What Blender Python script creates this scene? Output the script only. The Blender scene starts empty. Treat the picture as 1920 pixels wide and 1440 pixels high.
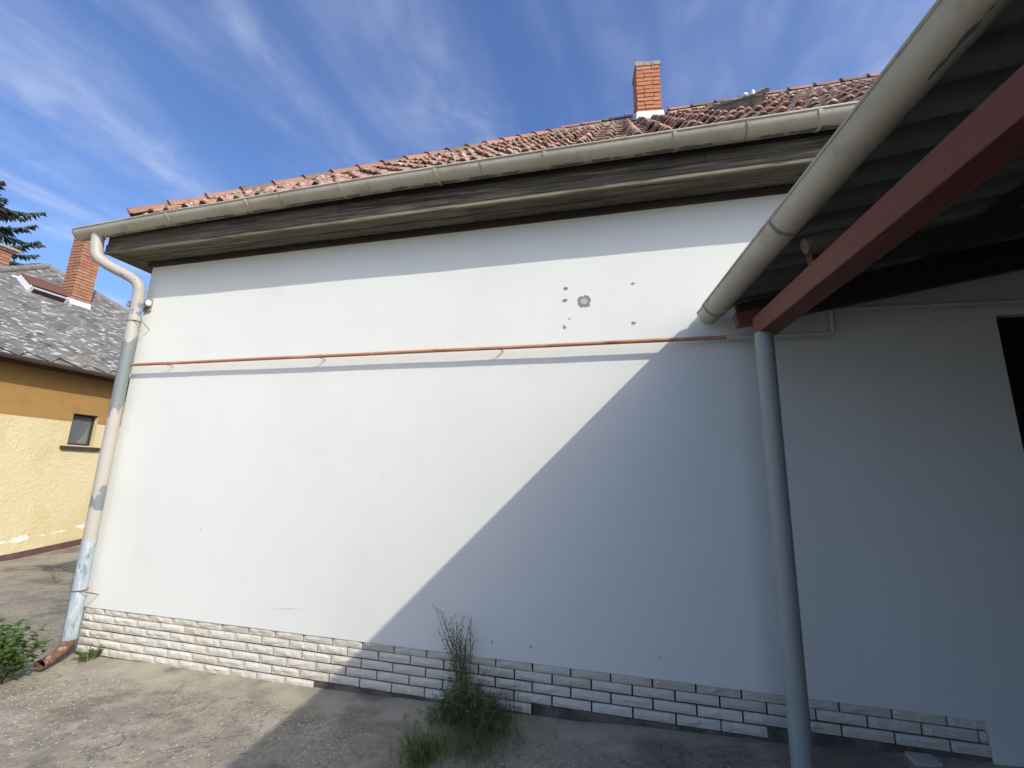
import bpy, math, random
from mathutils import Vector, Matrix, noise as mnoise

rnd = random.Random(7)
S = bpy.context.scene
COL = S.collection

# ------------------------------------------------------------------ camera
cam_d = bpy.data.cameras.new("camera")
cam = bpy.data.objects.new("camera", cam_d)
COL.objects.link(cam)
yaw, pitch, roll = math.radians(-14.4575), math.radians(11.9245), math.radians(1.4385)
fwd = Vector((math.sin(yaw) * math.cos(pitch), math.cos(yaw) * math.cos(pitch), math.sin(pitch)))
rt = Vector((math.cos(yaw), -math.sin(yaw), 0))
up = rt.cross(fwd)
rt2 = rt * math.cos(roll) + up * math.sin(roll)
up2 = up * math.cos(roll) - rt * math.sin(roll)
m = Matrix((rt2, up2, -fwd)).transposed().to_4x4()
m.translation = Vector((0, -3.316, 1.61))
cam.matrix_world = m
cam_d.sensor_fit = 'HORIZONTAL'
cam_d.sensor_width = 36.0
cam_d.lens = 842.7 / 1920 * 36
cam_d.clip_start = 0.05
cam_d.clip_end = 1000
S.camera = cam

# ------------------------------------------------------------------ world
SUN_DIR = Vector((-1.502, 1.0, -1.388)).normalized()
world = bpy.data.worlds.new("World")
S.world = world
world.use_nodes = True
nt = world.node_tree
nt.nodes.clear()
wn = nt.nodes.new


def wlink(a, b):
    nt.links.new(a, b)


out = wn("ShaderNodeOutputWorld")
bg = wn("ShaderNodeBackground")
bg.inputs["Strength"].default_value = 0.15
sky = wn("ShaderNodeTexSky")
sky.sky_type = 'NISHITA'
sky.sun_disc = False
sky.sun_elevation = math.radians(37.6)
sky.sun_rotation = math.atan2(-SUN_DIR.x, -SUN_DIR.y)
sky.altitude = 200
sky.air_density = 0.85
sky.dust_density = 2.5
sky.ozone_density = 3.2
tc = wn("ShaderNodeTexCoord")
sep = wn("ShaderNodeSeparateXYZ")
wlink(tc.outputs["Generated"], sep.inputs[0])
zc = wn("ShaderNodeMath"); zc.operation = 'MAXIMUM'; zc.inputs[1].default_value = 0.12
wlink(sep.outputs["Z"], zc.inputs[0])
dx = wn("ShaderNodeMath"); dx.operation = 'DIVIDE'
dy = wn("ShaderNodeMath"); dy.operation = 'DIVIDE'
wlink(sep.outputs["X"], dx.inputs[0]); wlink(zc.outputs[0], dx.inputs[1])
wlink(sep.outputs["Y"], dy.inputs[0]); wlink(zc.outputs[0], dy.inputs[1])
cmb = wn("ShaderNodeCombineXYZ")
wlink(dx.outputs[0], cmb.inputs[0]); wlink(dy.outputs[0], cmb.inputs[1])


def wnoise(scale_xyz, rotz, scale, detail, rough, dist, loc=(0, 0, 0)):
    mp = wn("ShaderNodeMapping")
    mp.inputs["Scale"].default_value = scale_xyz
    mp.inputs["Rotation"].default_value = (0, 0, rotz)
    mp.inputs["Location"].default_value = loc
    wlink(cmb.outputs[0], mp.inputs[0])
    n = wn("ShaderNodeTexNoise")
    n.inputs["Scale"].default_value = scale
    n.inputs["Detail"].default_value = detail
    n.inputs["Roughness"].default_value = rough
    n.inputs["Distortion"].default_value = dist
    wlink(mp.outputs[0], n.inputs["Vector"])
    return n.outputs["Fac"]


def wramp(sock, lo, hi):
    r = wn("ShaderNodeMapRange")
    r.interpolation_type = 'SMOOTHSTEP'
    r.inputs["From Min"].default_value = lo
    r.inputs["From Max"].default_value = hi
    wlink(sock, r.inputs["Value"])
    return r.outputs[0]


def wmath(op, a, b):
    n = wn("ShaderNodeMath"); n.operation = op
    for i, s in enumerate((a, b)):
        if isinstance(s, (int, float)):
            n.inputs[i].default_value = s
        else:
            wlink(s, n.inputs[i])
    return n.outputs[0]


streak = wramp(wnoise((1.0, 0.24, 1), 0.10, 3.4, 3, 0.5, 0.7, (1.9, 0.9, 0)), 0.30, 0.86)
wisp = wramp(wnoise((1.0, 0.8, 1), 0.22, 5.5, 7, 0.56, 0.5), 0.34, 0.70)
veil = wramp(wnoise((1.0, 0.5, 1), 0.0, 1.1, 3, 0.5, 0.2), 0.35, 0.8)
mask = wmath('MULTIPLY', streak, wmath('ADD', wmath('MULTIPLY', wisp, 0.8), 0.35))
mask = wmath('ADD', wmath('MULTIPLY', mask, 0.46), wmath('MULTIPLY', veil, 0.05))
mixc = wn("ShaderNodeMix"); mixc.data_type = 'RGBA'
mixc.inputs["B"].default_value = (3.1, 3.45, 4.3, 1)
wlink(mask, mixc.inputs["Factor"])
hsv = wn("ShaderNodeHueSaturation")
hsv.inputs["Saturation"].default_value = 1.15
hsv.inputs["Hue"].default_value = 0.508
hsv.inputs["Value"].default_value = 1.06
wlink(sky.outputs[0], hsv.inputs["Color"])
wlink(hsv.outputs[0], mixc.inputs["A"])
wlink(mixc.outputs["Result"], bg.inputs["Color"])
wlink(bg.outputs[0], out.inputs[0])

# ------------------------------------------------------------------ sun
sun_d = bpy.data.lights.new("sun", 'SUN')
sun_d.energy = 2.4
sun_d.angle = math.radians(0.53)
sun_d.color = (1.0, 0.955, 0.885)
sun = bpy.data.objects.new("sun", sun_d)
sun.rotation_euler = SUN_DIR.to_track_quat('-Z', 'Y').to_euler()
sun.location = (8, -6, 9)
COL.objects.link(sun)

S.view_settings.view_transform = 'Standard'
S.view_settings.look = 'None'
S.view_settings.exposure = 0.66
S.view_settings.gamma = 1.0
S.view_settings.use_curve_mapping = False
S.render.resolution_x = 1024
S.render.resolution_y = 768
S.cycles.max_bounces = 6
S.cycles.diffuse_bounces = 4
S.cycles.glossy_bounces = 2
S.cycles.use_adaptive_sampling = True
S.cycles.adaptive_threshold = 0.02
world.cycles.sampling_method = 'MANUAL'
world.cycles.sample_map_resolution = 512

# ------------------------------------------------------------------ materials


def material(name, base, rough=0.8, layers=(), bumps=(), rand=None, spec=0.3, metal=0.0, rough_var=0.0,
             translucent=None):
    """layers: (colour, scale, lo, hi, (sx,sy,sz), detail, strength[, attr]); bumps: (scale, strength, detail, (s))"""
    mt = bpy.data.materials.new(name)
    mt.use_nodes = True
    t = mt.node_tree
    t.nodes.clear()
    N = t.nodes.new
    L = t.links.new
    o = N("ShaderNodeOutputMaterial")
    p = N("ShaderNodeBsdfPrincipled")
    L(p.outputs[0], o.inputs[0])
    p.inputs["Roughness"].default_value = rough
    p.inputs["Metallic"].default_value = metal
    p.inputs["Specular IOR Level"].default_value = spec
    g = N("ShaderNodeNewGeometry")
    rgb = N("ShaderNodeRGB")
    rgb.outputs[0].default_value = (*base, 1)
    cur = rgb.outputs[0]
    if rand:
        oi = N("ShaderNodeObjectInfo")
        cr = N("ShaderNodeValToRGB")
        el = cr.color_ramp.elements
        el[0].color = (*rand[0], 1)
        el[1].color = (*rand[-1], 1)
        for i, c in enumerate(rand[1:-1]):
            e = el.new((i + 1) / (len(rand) - 1))
            e.color = (*c, 1)
        L(oi.outputs["Random"], cr.inputs[0])
        cur = cr.outputs[0]

    def noise(scale, st, detail, rg=0.6):
        mp = N("ShaderNodeMapping")
        mp.inputs["Scale"].default_value = st
        L(g.outputs["Position"], mp.inputs[0])
        n = N("ShaderNodeTexNoise")
        n.inputs["Scale"].default_value = scale
        n.inputs["Detail"].default_value = detail
        n.inputs["Roughness"].default_value = rg
        L(mp.outputs[0], n.inputs["Vector"])
        return n.outputs["Fac"]

    for ly in layers:
        c, sc, lo, hi, st, det, sg = ly[:7]
        v = noise(sc, st, det)
        if len(ly) > 7:
            at = N("ShaderNodeAttribute")
            at.attribute_name = ly[7]
            a = N("ShaderNodeMath"); a.operation = 'ADD'
            L(v, a.inputs[0]); L(at.outputs["Fac"], a.inputs[1])
            v = a.outputs[0]
        r = N("ShaderNodeMapRange")
        r.interpolation_type = 'SMOOTHSTEP'
        r.inputs["From Min"].default_value = lo
        r.inputs["From Max"].default_value = hi
        r.inputs["To Max"].default_value = sg
        L(v, r.inputs["Value"])
        mx = N("ShaderNodeMix"); mx.data_type = 'RGBA'
        L(r.outputs[0], mx.inputs["Factor"])
        L(cur, mx.inputs["A"])
        mx.inputs["B"].default_value = (*c, 1)
        cur = mx.outputs["Result"]
    L(cur, p.inputs["Base Color"])
    nrm = None
    for sc, sg, det, st in bumps:
        v = noise(sc, st, det)
        b = N("ShaderNodeBump")
        b.inputs["Strength"].default_value = sg
        b.inputs["Distance"].default_value = 0.02
        L(v, b.inputs["Height"])
        if nrm:
            L(nrm, b.inputs["Normal"])
        nrm = b.outputs[0]
    if nrm:
        L(nrm, p.inputs["Normal"])
    if translucent:
        tr = N("ShaderNodeBsdfTranslucent")
        tr.inputs[0].default_value = (*translucent, 1)
        ms = N("ShaderNodeMixShader")
        ms.inputs[0].default_value = 0.35
        L(p.outputs[0], ms.inputs[1]); L(tr.outputs[0], ms.inputs[2])
        L(ms.outputs[0], o.inputs[0])
    mt["principled"] = p.name
    return mt


I3 = (1, 1, 1)
MAT = {}
MAT['plaster'] = material('white_plaster', (0.770, 0.772, 0.692), 0.9,
    layers=[((0.73, 0.73, 0.652), 1.3, 0.45, 0.75, I3, 4, 0.7), ((0.70, 0.69, 0.66), 9, 0.62, 0.80, (1, 1, .5), 6, 0.35),
            ((0.62, 0.58, 0.52), 60, 0.735, 0.76, I3, 2, 0.5)],
    bumps=[(150, 0.12, 2, I3), (9, 0.045, 3, (1, 1, 1.6))])
MAT['chip'] = material('bare_render', (0.29, 0.275, 0.235), 0.95, layers=[((0.38, 0.35, 0.29), 40, 0.4, 0.7, I3, 4, 0.8)], bumps=[(220, 0.5, 3, I3)])
MAT['filler'] = material('filler_render', (0.52, 0.505, 0.465), 0.95, bumps=[(220, 0.3, 3, I3)])
MAT['scuff'] = material('reddish_scuff', (0.62, 0.46, 0.43), 0.9)
MAT['slip'] = material('cream_brick_slip', (0.72, 0.66, 0.55), 0.85,
    rand=[(0.58, 0.53, 0.42), (0.68, 0.63, 0.52), (0.63, 0.60, 0.51), (0.73, 0.68, 0.57)],
    layers=[((0.74, 0.69, 0.60), 28, 0.5, 0.7, I3, 4, 0.6), ((0.42, 0.37, 0.28), 16, 0.60, 0.85, I3, 5, 0.5)], bumps=[(90, 0.35, 5, I3)])
MAT['joint'] = material('dark_joint_mortar', (0.045, 0.038, 0.033), 0.95, layers=[((0.12, 0.105, 0.088), 5, 0.50, 0.80, I3, 5, 0.7)], bumps=[(120, 0.5, 4, I3)])
MAT['skirt'] = material('rough_skirt_mortar', (0.17, 0.15, 0.122), 0.95, layers=[((0.075, 0.068, 0.058), 6, 0.42, 0.62, I3, 6, 0.8), ((0.26, 0.235, 0.19), 11, 0.56, 0.72, I3, 5, 0.6)], bumps=[(40, 0.8, 5, I3)])
MAT['wood'] = material('weathered_boards', (0.115, 0.092, 0.062), 0.85,
    rand=[(0.075, 0.064, 0.050), (0.12, 0.102, 0.075), (0.155, 0.132, 0.095)],
    layers=[((0.27, 0.235, 0.16), 6, 0.47, 0.72, (0.35, 5, 5), 6, 0.7), ((0.03, 0.024, 0.018), 7, 0.50, 0.68, (0.3, 5, 5), 5, 0.85)],
    bumps=[(30, 0.5, 5, (0.12, 4, 4))])
MAT['trim'] = material('pale_weathered_trim', (0.25, 0.215, 0.145), 0.85,
    layers=[((0.10, 0.08, 0.05), 4, 0.45, 0.65, (0.4, 3, 3), 5, 0.85)], bumps=[(30, 0.4, 4, (0.15, 3, 3))])
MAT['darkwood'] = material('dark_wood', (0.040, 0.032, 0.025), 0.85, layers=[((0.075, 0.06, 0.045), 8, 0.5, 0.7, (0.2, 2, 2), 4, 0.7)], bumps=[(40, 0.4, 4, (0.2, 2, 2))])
MAT['gutter'] = material('peeling_beige_paint', (0.53, 0.48, 0.365), 0.5,
    layers=[((0.44, 0.395, 0.29), 3, 0.42, 0.66, (1, 1, 1), 5, 0.85), ((0.29, 0.245, 0.175), 6, 0.54, 0.74, (1.6, 1, .4), 5, 0.7),
            ((0.15, 0.17, 0.18), 9, 0.90, 0.93, (.7, 1, 1.6), 6, 1.0, 'wear'), ((0.28, 0.20, 0.14), 30, 0.70, 0.80, I3, 4, 0.6)],
    bumps=[(25, 0.08, 4, I3)], spec=0.4)
MAT['downpipe'] = material('peeling_cream_paint', (0.44, 0.415, 0.355), 0.5,
    layers=[((0.39, 0.36, 0.315), 3, 0.42, 0.7, I3, 4, 0.8), ((0.20, 0.225, 0.225), 8, 0.93, 0.95, (1, 1, .8), 6, 1.0, 'wear'),
            ((0.36, 0.29, 0.22), 40, 0.71, 0.78, I3, 3, 0.7)], bumps=[(25, 0.1, 4, I3)], spec=0.4)
MAT['galv'] = material('flaking_blue_grey_metal', (0.36, 0.42, 0.45), 0.55,
    layers=[((0.50, 0.53, 0.54), 26, 0.50, 0.58, (1, 1, .35), 6, 0.85), ((0.19, 0.22, 0.25), 18, 0.56, 0.64, (1, 1, .4), 5, 0.8)], bumps=[(60, 0.25, 4, I3)])
MAT['rust'] = material('rusty_metal', (0.17, 0.085, 0.052), 0.8, layers=[((0.36, 0.27, 0.22), 22, 0.48, 0.62, I3, 5, 0.8), ((0.09, 0.045, 0.03), 14, 0.5, 0.7, I3, 4, 0.7)], bumps=[(80, 0.3, 4, I3)])
MAT['strap'] = material('aged_strap_metal', (0.30, 0.26, 0.20), 0.6, layers=[((0.14, 0.09, 0.06), 20, 0.5, 0.65, I3, 4, 0.8)])
MAT['pipe_rust'] = material('rust_primer_pipe', (0.46, 0.215, 0.10), 0.6,
    layers=[((0.56, 0.33, 0.19), 9, 0.48, 0.62, (.5, 2, 2), 5, 0.8), ((0.17, 0.075, 0.04), 14, 0.55, 0.7, (.4, 2, 2), 4, 0.7), ((0.7, 0.6, 0.5), 30, 0.66, 0.72, (.3, 2, 2), 3, 0.6)], bumps=[(60, 0.2, 4, I3)])
MAT['pipe_white'] = material('white_painted_pipe', (0.62, 0.60, 0.55), 0.6, layers=[((0.40, 0.25, 0.15), 12, 0.60, 0.70, (.5, 2, 2), 4, 0.6)])
MAT['tile'] = material('clay_roof_tile', (0.34, 0.20, 0.14), 0.85,
    layers=[((0.37, 0.19, 0.125), 5.5, 0.47, 0.58, I3, 1, 0.8), ((0.22, 0.16, 0.13), 6.3, 0.50, 0.60, I3, 1, 0.8),
            ((0.54, 0.48, 0.41), 18, 0.52, 0.64, I3, 6, 0.75), ((0.065, 0.052, 0.042), 15, 0.50, 0.62, I3, 5, 0.85)], bumps=[(70, 0.4, 4, I3)])
MAT['ridge'] = material('clay_ridge_tile', (0.42, 0.20, 0.12), 0.8,
    rand=[(0.42, 0.19, 0.115), (0.16, 0.115, 0.09), (0.40, 0.21, 0.14), (0.30, 0.16, 0.11), (0.13, 0.105, 0.09)],
    layers=[((0.42, 0.38, 0.32), 18, 0.60, 0.72, I3, 5, 0.6), ((0.09, 0.07, 0.055), 12, 0.58, 0.72, I3, 5, 0.6)], bumps=[(70, 0.3, 4, I3)])
MAT['bedding'] = material('mortar_bedding', (0.46, 0.42, 0.36), 0.95, layers=[((0.26, 0.21, 0.16), 14, 0.48, 0.65, I3, 5, 0.8)], bumps=[(60, 0.7, 4, I3)])
MAT['chim_brick'] = material('orange_chimney_brick', (0.46, 0.19, 0.10), 0.85,
    rand=[(0.43, 0.165, 0.085), (0.50, 0.21, 0.11), (0.46, 0.19, 0.105), (0.52, 0.24, 0.13)],
    layers=[((0.30, 0.15, 0.10), 9, 0.55, 0.75, I3, 4, 0.6)], bumps=[(90, 0.3, 4, I3)])
MAT['old_brick'] = material('weathered_chimney_brick', (0.36, 0.17, 0.10), 0.9,
    rand=[(0.30, 0.13, 0.075), (0.40, 0.18, 0.10), (0.34, 0.175, 0.11), (0.44, 0.22, 0.13)],
    layers=[((0.26, 0.21, 0.17), 7, 0.52, 0.72, I3, 5, 0.65), ((0.47, 0.40, 0.31), 20, 0.62, 0.74, I3, 4, 0.5)], bumps=[(70, 0.4, 4, I3)])
MAT['brick_joint'] = material('brick_joint_mortar', (0.13, 0.075, 0.05), 0.95, bumps=[(100, 0.4, 3, I3)])
MAT['lichen_cap'] = material('lichen_chimney_cap', (0.36, 0.33, 0.26), 0.95,
    layers=[((0.40, 0.37, 0.12), 14, 0.50, 0.62, I3, 4, 0.8), ((0.14, 0.13, 0.10), 22, 0.54, 0.64, I3, 4, 0.8)], bumps=[(50, 0.7, 4, I3)])
MAT['flashing'] = material('white_metal_flashing', (0.74, 0.75, 0.77), 0.45, layers=[((0.5, 0.5, 0.5), 10, 0.6, 0.8, I3, 4, 0.5)])
MAT['hatch'] = material('grey_sheet_metal', (0.20, 0.205, 0.19), 0.6, layers=[((0.30, 0.30, 0.26), 8, 0.5, 0.7, I3, 4, 0.7), ((0.11, 0.11, 0.10), 14, 0.58, 0.7, I3, 4, 0.6)])
MAT['white_glaze'] = material('white_glazed', (0.80, 0.82, 0.82), 0.25, spec=0.5)
MAT['pink_glaze'] = material('dull_ceramic', (0.42, 0.36, 0.34), 0.6)
MAT['sheet'] = material('carport_sheet', (0.25, 0.25, 0.225), 0.5, layers=[((0.17, 0.172, 0.158), 2.2, 0.45, 0.7, (.3, 2, 1), 4, 0.7), ((0.24, 0.25, 0.235), 5, 0.6, 0.8, (.3, 2, 1), 4, 0.5)])
MAT['redbeam'] = material('red_oxide_paint', (0.155, 0.046, 0.028), 0.55, layers=[((0.20, 0.08, 0.048), 4, 0.5, 0.75, (1, .4, 1), 5, 0.6), ((0.12, 0.035, 0.03), 9, 0.56, 0.70, (1, .5, 1), 4, 0.7), ((0.34, 0.22, 0.16), 26, 0.66, 0.72, (1, .3, 1), 4, 0.6)], bumps=[(30, 0.3, 4, (1, .3, 1))])
MAT['log'] = material('grey_timber_end', (0.15, 0.12, 0.09), 0.9, layers=[((0.12, 0.095, 0.07), 25, 0.5, 0.65, I3, 5, 0.8)], bumps=[(60, 0.6, 4, I3)])
MAT['post'] = material('blue_grey_post_paint', (0.325, 0.34, 0.295), 0.45, layers=[((0.25, 0.30, 0.30), 3, 0.45, 0.7, (1, 1, .4), 4, 0.7), ((0.16, 0.13, 0.10), 30, 0.70, 0.76, (1, 1, .6), 3, 0.7), ((0.42, 0.45, 0.43), 14, 0.62, 0.70, (1, 1, .25), 5, 0.5)], bumps=[(40, 0.06, 3, I3)], spec=0.4)
MAT['yellow'] = material('yellow_render', (0.63, 0.52, 0.285), 0.9,
    layers=[((0.68, 0.59, 0.36), 0.8, 0.45, 0.55, (1, 1, .6), 3, 0.7), ((0.55, 0.42, 0.20), 14, 0.58, 0.76, I3, 5, 0.5),
            ((0.80, 0.76, 0.68), 7, 0.93, 0.97, (1, .6, 1.6), 6, 1.0, 'wear')], bumps=[(22, 0.9, 5, I3), (120, 0.4, 3, I3)])
MAT['ochre'] = material('ochre_band_paint', (0.335, 0.195, 0.062), 0.9, layers=[((0.28, 0.16, 0.05), 6, 0.45, 0.7, I3, 4, 0.6)], bumps=[(22, 0.5, 5, I3)])
MAT['maroon'] = material('maroon_plinth_paint', (0.115, 0.060, 0.050), 0.9, layers=[((0.19, 0.13, 0.11), 5, 0.5, 0.75, I3, 5, 0.7)], bumps=[(30, 0.3, 4, I3)])
MAT['slate'] = material('lichened_cement_slate', (0.20, 0.195, 0.18), 0.9,
    rand=[(0.125, 0.12, 0.108), (0.18, 0.172, 0.155), (0.15, 0.145, 0.13)],
    layers=[((0.08, 0.076, 0.065), 4, 0.5, 0.7, I3, 4, 0.7), ((0.24, 0.21, 0.13), 1.6, 0.52, 0.7, I3, 3, 0.4),
            ((0.58, 0.58, 0.56), 13, 0.555, 0.63, (1.0, .42, 1.0), 6, 0.85), ((0.06, 0.055, 0.05), 17, 0.60, 0.68, (1, .5, 1), 5, 0.7)], bumps=[(30, 0.5, 4, I3)])
MAT['slate_ridge'] = material('cement_ridge', (0.20, 0.185, 0.165), 0.9, layers=[((0.38, 0.36, 0.33), 9, 0.55, 0.68, I3, 4, 0.7)])
MAT['brown_gutter'] = material('brown_gutter_paint', (0.10, 0.068, 0.058), 0.5, layers=[((0.18, 0.14, 0.12), 5, 0.5, 0.75, I3, 4, 0.6)], spec=0.4)
MAT['brown_metal'] = material('brown_sheet_metal', (0.14, 0.065, 0.045), 0.6)
MAT['win_frame'] = material('dark_brown_frame', (0.045, 0.032, 0.026), 0.5)
MAT['sill'] = material('dark_tile_sill', (0.060, 0.043, 0.038), 0.5)
MAT['curtain'] = material('curtain_cloth', (0.55, 0.56, 0.56), 0.9)
MAT['room'] = material('dark_interior', (0.05, 0.048, 0.045), 0.9)
MAT['door'] = material('dark_brown_door', (0.030, 0.018, 0.013), 0.55, layers=[((0.05, 0.026, 0.018), 6, 0.5, 0.7, (3, 3, .3), 4, 0.7)])
MAT['paper'] = material('pale_flat_tile', (0.50, 0.49, 0.46), 0.8)
MAT['leaf'] = material('fresh_leaf', (0.075, 0.135, 0.035), 0.55, rand=None, layers=[((0.12, 0.19, 0.05), 18, 0.45, 0.65, I3, 2, 0.8), ((0.045, 0.085, 0.025), 26, 0.5, 0.7, I3, 2, 0.7)], translucent=(0.16, 0.28, 0.04))
MAT['weedleaf'] = material('weed_leaf', (0.155, 0.195, 0.08), 0.6, layers=[((0.26, 0.28, 0.13), 20, 0.45, 0.65, I3, 2, 0.8), ((0.07, 0.09, 0.04), 26, 0.5, 0.7, I3, 2, 0.7)], translucent=(0.18, 0.26, 0.06))
MAT['grass'] = material('grass_blade', (0.17, 0.215, 0.075), 0.6, layers=[((0.22, 0.23, 0.11), 22, 0.45, 0.65, I3, 2, 0.8), ((0.06, 0.09, 0.03), 26, 0.5, 0.7, I3, 2, 0.7)], translucent=(0.18, 0.24, 0.05))
MAT['dry'] = material('dry_stalk', (0.19, 0.165, 0.10), 0.8, layers=[((0.07, 0.065, 0.05), 30, 0.45, 0.65, I3, 2, 0.8)])
MAT['needle'] = material('spruce_needle', (0.065, 0.095, 0.075), 0.7, layers=[((0.13, 0.16, 0.125), 6, 0.5, 0.65, I3, 3, 0.7), ((0.14, 0.085, 0.05), 4, 0.58, 0.7, I3, 3, 0.7)])
MAT['bark'] = material('spruce_bark', (0.12, 0.085, 0.06), 0.9, bumps=[(20, 0.6, 4, I3)])
MAT['pebble'] = material('pale_aggregate', (0.46, 0.43, 0.38), 0.8, layers=[((0.66, 0.63, 0.58), 33, 0.5, 0.6, I3, 1, 0.9), ((0.28, 0.255, 0.22), 41, 0.5, 0.6, I3, 1, 0.8)])


def glass_mat():
    mt = bpy.data.materials.new('window_glass')
    mt.use_nodes = True
    p = mt.node_tree.nodes["Principled BSDF"]
    p.inputs["Base Color"].default_value = (0.6, 0.65, 0.65, 1)
    p.inputs["Roughness"].default_value = 0.05
    p.inputs["Transmission Weight"].default_value = 0.85
    p.inputs["IOR"].default_value = 1.45
    return mt


MAT['glass'] = glass_mat()


def ground_mat():
    mt = bpy.data.materials.new('weathered_concrete')
    mt.use_nodes = True
    t = mt.node_tree
    N, L = t.nodes.new, t.links.new
    p = t.nodes["Principled BSDF"]
    p.inputs["Roughness"].default_value = 0.92
    p.inputs["Specular IOR Level"].default_value = 0.25
    g = N("ShaderNodeNewGeometry")

    def noise(sc, det, st=I3, rough=.6):
        mp = N("ShaderNodeMapping"); mp.inputs["Scale"].default_value = st
        L(g.outputs["Position"], mp.inputs[0])
        n = N("ShaderNodeTexNoise")
        n.inputs["Scale"].default_value = sc; n.inputs["Detail"].default_value = det; n.inputs["Roughness"].default_value = rough
        L(mp.outputs[0], n.inputs["Vector"])
        return n.outputs["Fac"]

    def rng(v, lo, hi, mx=1.0):
        r = N("ShaderNodeMapRange"); r.interpolation_type = 'SMOOTHSTEP'
        r.inputs["From Min"].default_value = lo; r.inputs["From Max"].default_value = hi; r.inputs["To Max"].default_value = mx
        L(v, r.inputs["Value"])
        return r.outputs[0]

    def mix(f, a, b):
        m_ = N("ShaderNodeMix"); m_.data_type = 'RGBA'
        if isinstance(f, float):
            m_.inputs["Factor"].default_value = f
        else:
            L(f, m_.inputs["Factor"])
        for s, k in ((a, "A"), (b, "B")):
            if isinstance(s, tuple):
                m_.inputs[k].default_value = (*s, 1)
            else:
                L(s, m_.inputs[k])
        return m_.outputs["Result"]

    def math_(op, a, b):
        n = N("ShaderNodeMath"); n.operation = op
        for i, s in enumerate((a, b)):
            if isinstance(s, (int, float)):
                n.inputs[i].default_value = s
            else:
                L(s, n.inputs[i])
        return n.outputs[0]

    c = mix(rng(noise(1.4, 5), .38, .66), (0.30, 0.268, 0.20), (0.22, 0.196, 0.155))
    c = mix(rng(noise(5, 6), .45, .7, .7), c, (0.38, 0.34, 0.27))
    # exposed aggregate
    vo = N("ShaderNodeTexVoronoi"); vo.inputs["Scale"].default_value = 48
    L(g.outputs["Position"], vo.inputs["Vector"])
    spots = math_('SUBTRACT', 1.0, rng(vo.outputs["Distance"], .16, .36))
    cs = N("ShaderNodeSeparateColor"); L(vo.outputs["Color"], cs.inputs[0])
    sel = rng(cs.outputs[0], .62, .70)
    zone = rng(noise(1.1, 4), .40, .58)
    f = math_('MULTIPLY', math_('MULTIPLY', spots, sel), zone)
    c = mix(f, c, (0.66, 0.63, 0.57))
    c = mix(rng(noise(30, 4), .52, .68, .7), c, (0.12, 0.108, 0.09))
    # trowelled apron along the house wall
    sx = N("ShaderNodeSeparateXYZ"); L(g.outputs["Position"], sx.inputs[0])
    yy = math_('ADD', sx.outputs[1], math_('MULTIPLY', math_('SUBTRACT', noise(2.0, 4), .5), .55))
    ap = rng(yy, -.34, -.22)
    side = rng(sx.outputs[0], -4.85, -4.7)
    ap = math_('MULTIPLY', ap, side)
    c2 = mix(rng(noise(4, 5), .4, .68), (0.39, 0.35, 0.262), (0.29, 0.257, 0.192))
    c = mix(math_('MULTIPLY', ap, .85), c, c2)
    # damp or mossy stains
    c = mix(rng(noise(1.3, 6, (1, 1.5, 1)), .52, .64, .65), c, (0.125, 0.112, 0.088))
    # cracks
    v2 = N("ShaderNodeTexVoronoi"); v2.feature = 'DISTANCE_TO_EDGE'; v2.inputs["Scale"].default_value = .55
    wv = N("ShaderNodeVectorMath"); wv.operation = 'ADD'
    nn = N("ShaderNodeTexNoise"); nn.inputs["Scale"].default_value = 3.0; nn.inputs["Detail"].default_value = 6
    L(g.outputs["Position"], nn.inputs["Vector"])
    sc_ = N("ShaderNodeVectorMath"); sc_.operation = 'SCALE'; sc_.inputs["Scale"].default_value = .5
    L(nn.outputs["Color"], sc_.inputs[0])
    L(g.outputs["Position"], wv.inputs[0]); L(sc_.outputs[0], wv.inputs[1])
    L(wv.outputs[0], v2.inputs["Vector"])
    crack = math_('MULTIPLY', math_('SUBTRACT', 1.0, rng(v2.outputs["Distance"], .0008, .003)), rng(noise(.8, 3), .45, .6))
    c = mix(math_('MULTIPLY', crack, .5), c, (0.06, 0.055, 0.048))
    L(c, p.inputs["Base Color"])
    h = math_('ADD', math_('MULTIPLY', f, .5), math_('ADD', math_('MULTIPLY', noise(60, 5), .7), math_('MULTIPLY', crack, -.6)))
    b = N("ShaderNodeBump"); b.inputs["Strength"].default_value = .8; b.inputs["Distance"].default_value = .012
    L(h, b.inputs["Height"])
    b2 = N("ShaderNodeBump"); b2.inputs["Strength"].default_value = .35; b2.inputs["Distance"].default_value = .06
    L(noise(7, 5), b2.inputs["Height"]); L(b2.outputs[0], b.inputs["Normal"])
    L(b.outputs[0], p.inputs["Normal"])
    return mt


MAT['ground'] = ground_mat()

# ------------------------------------------------------------------ mesh helpers


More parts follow.
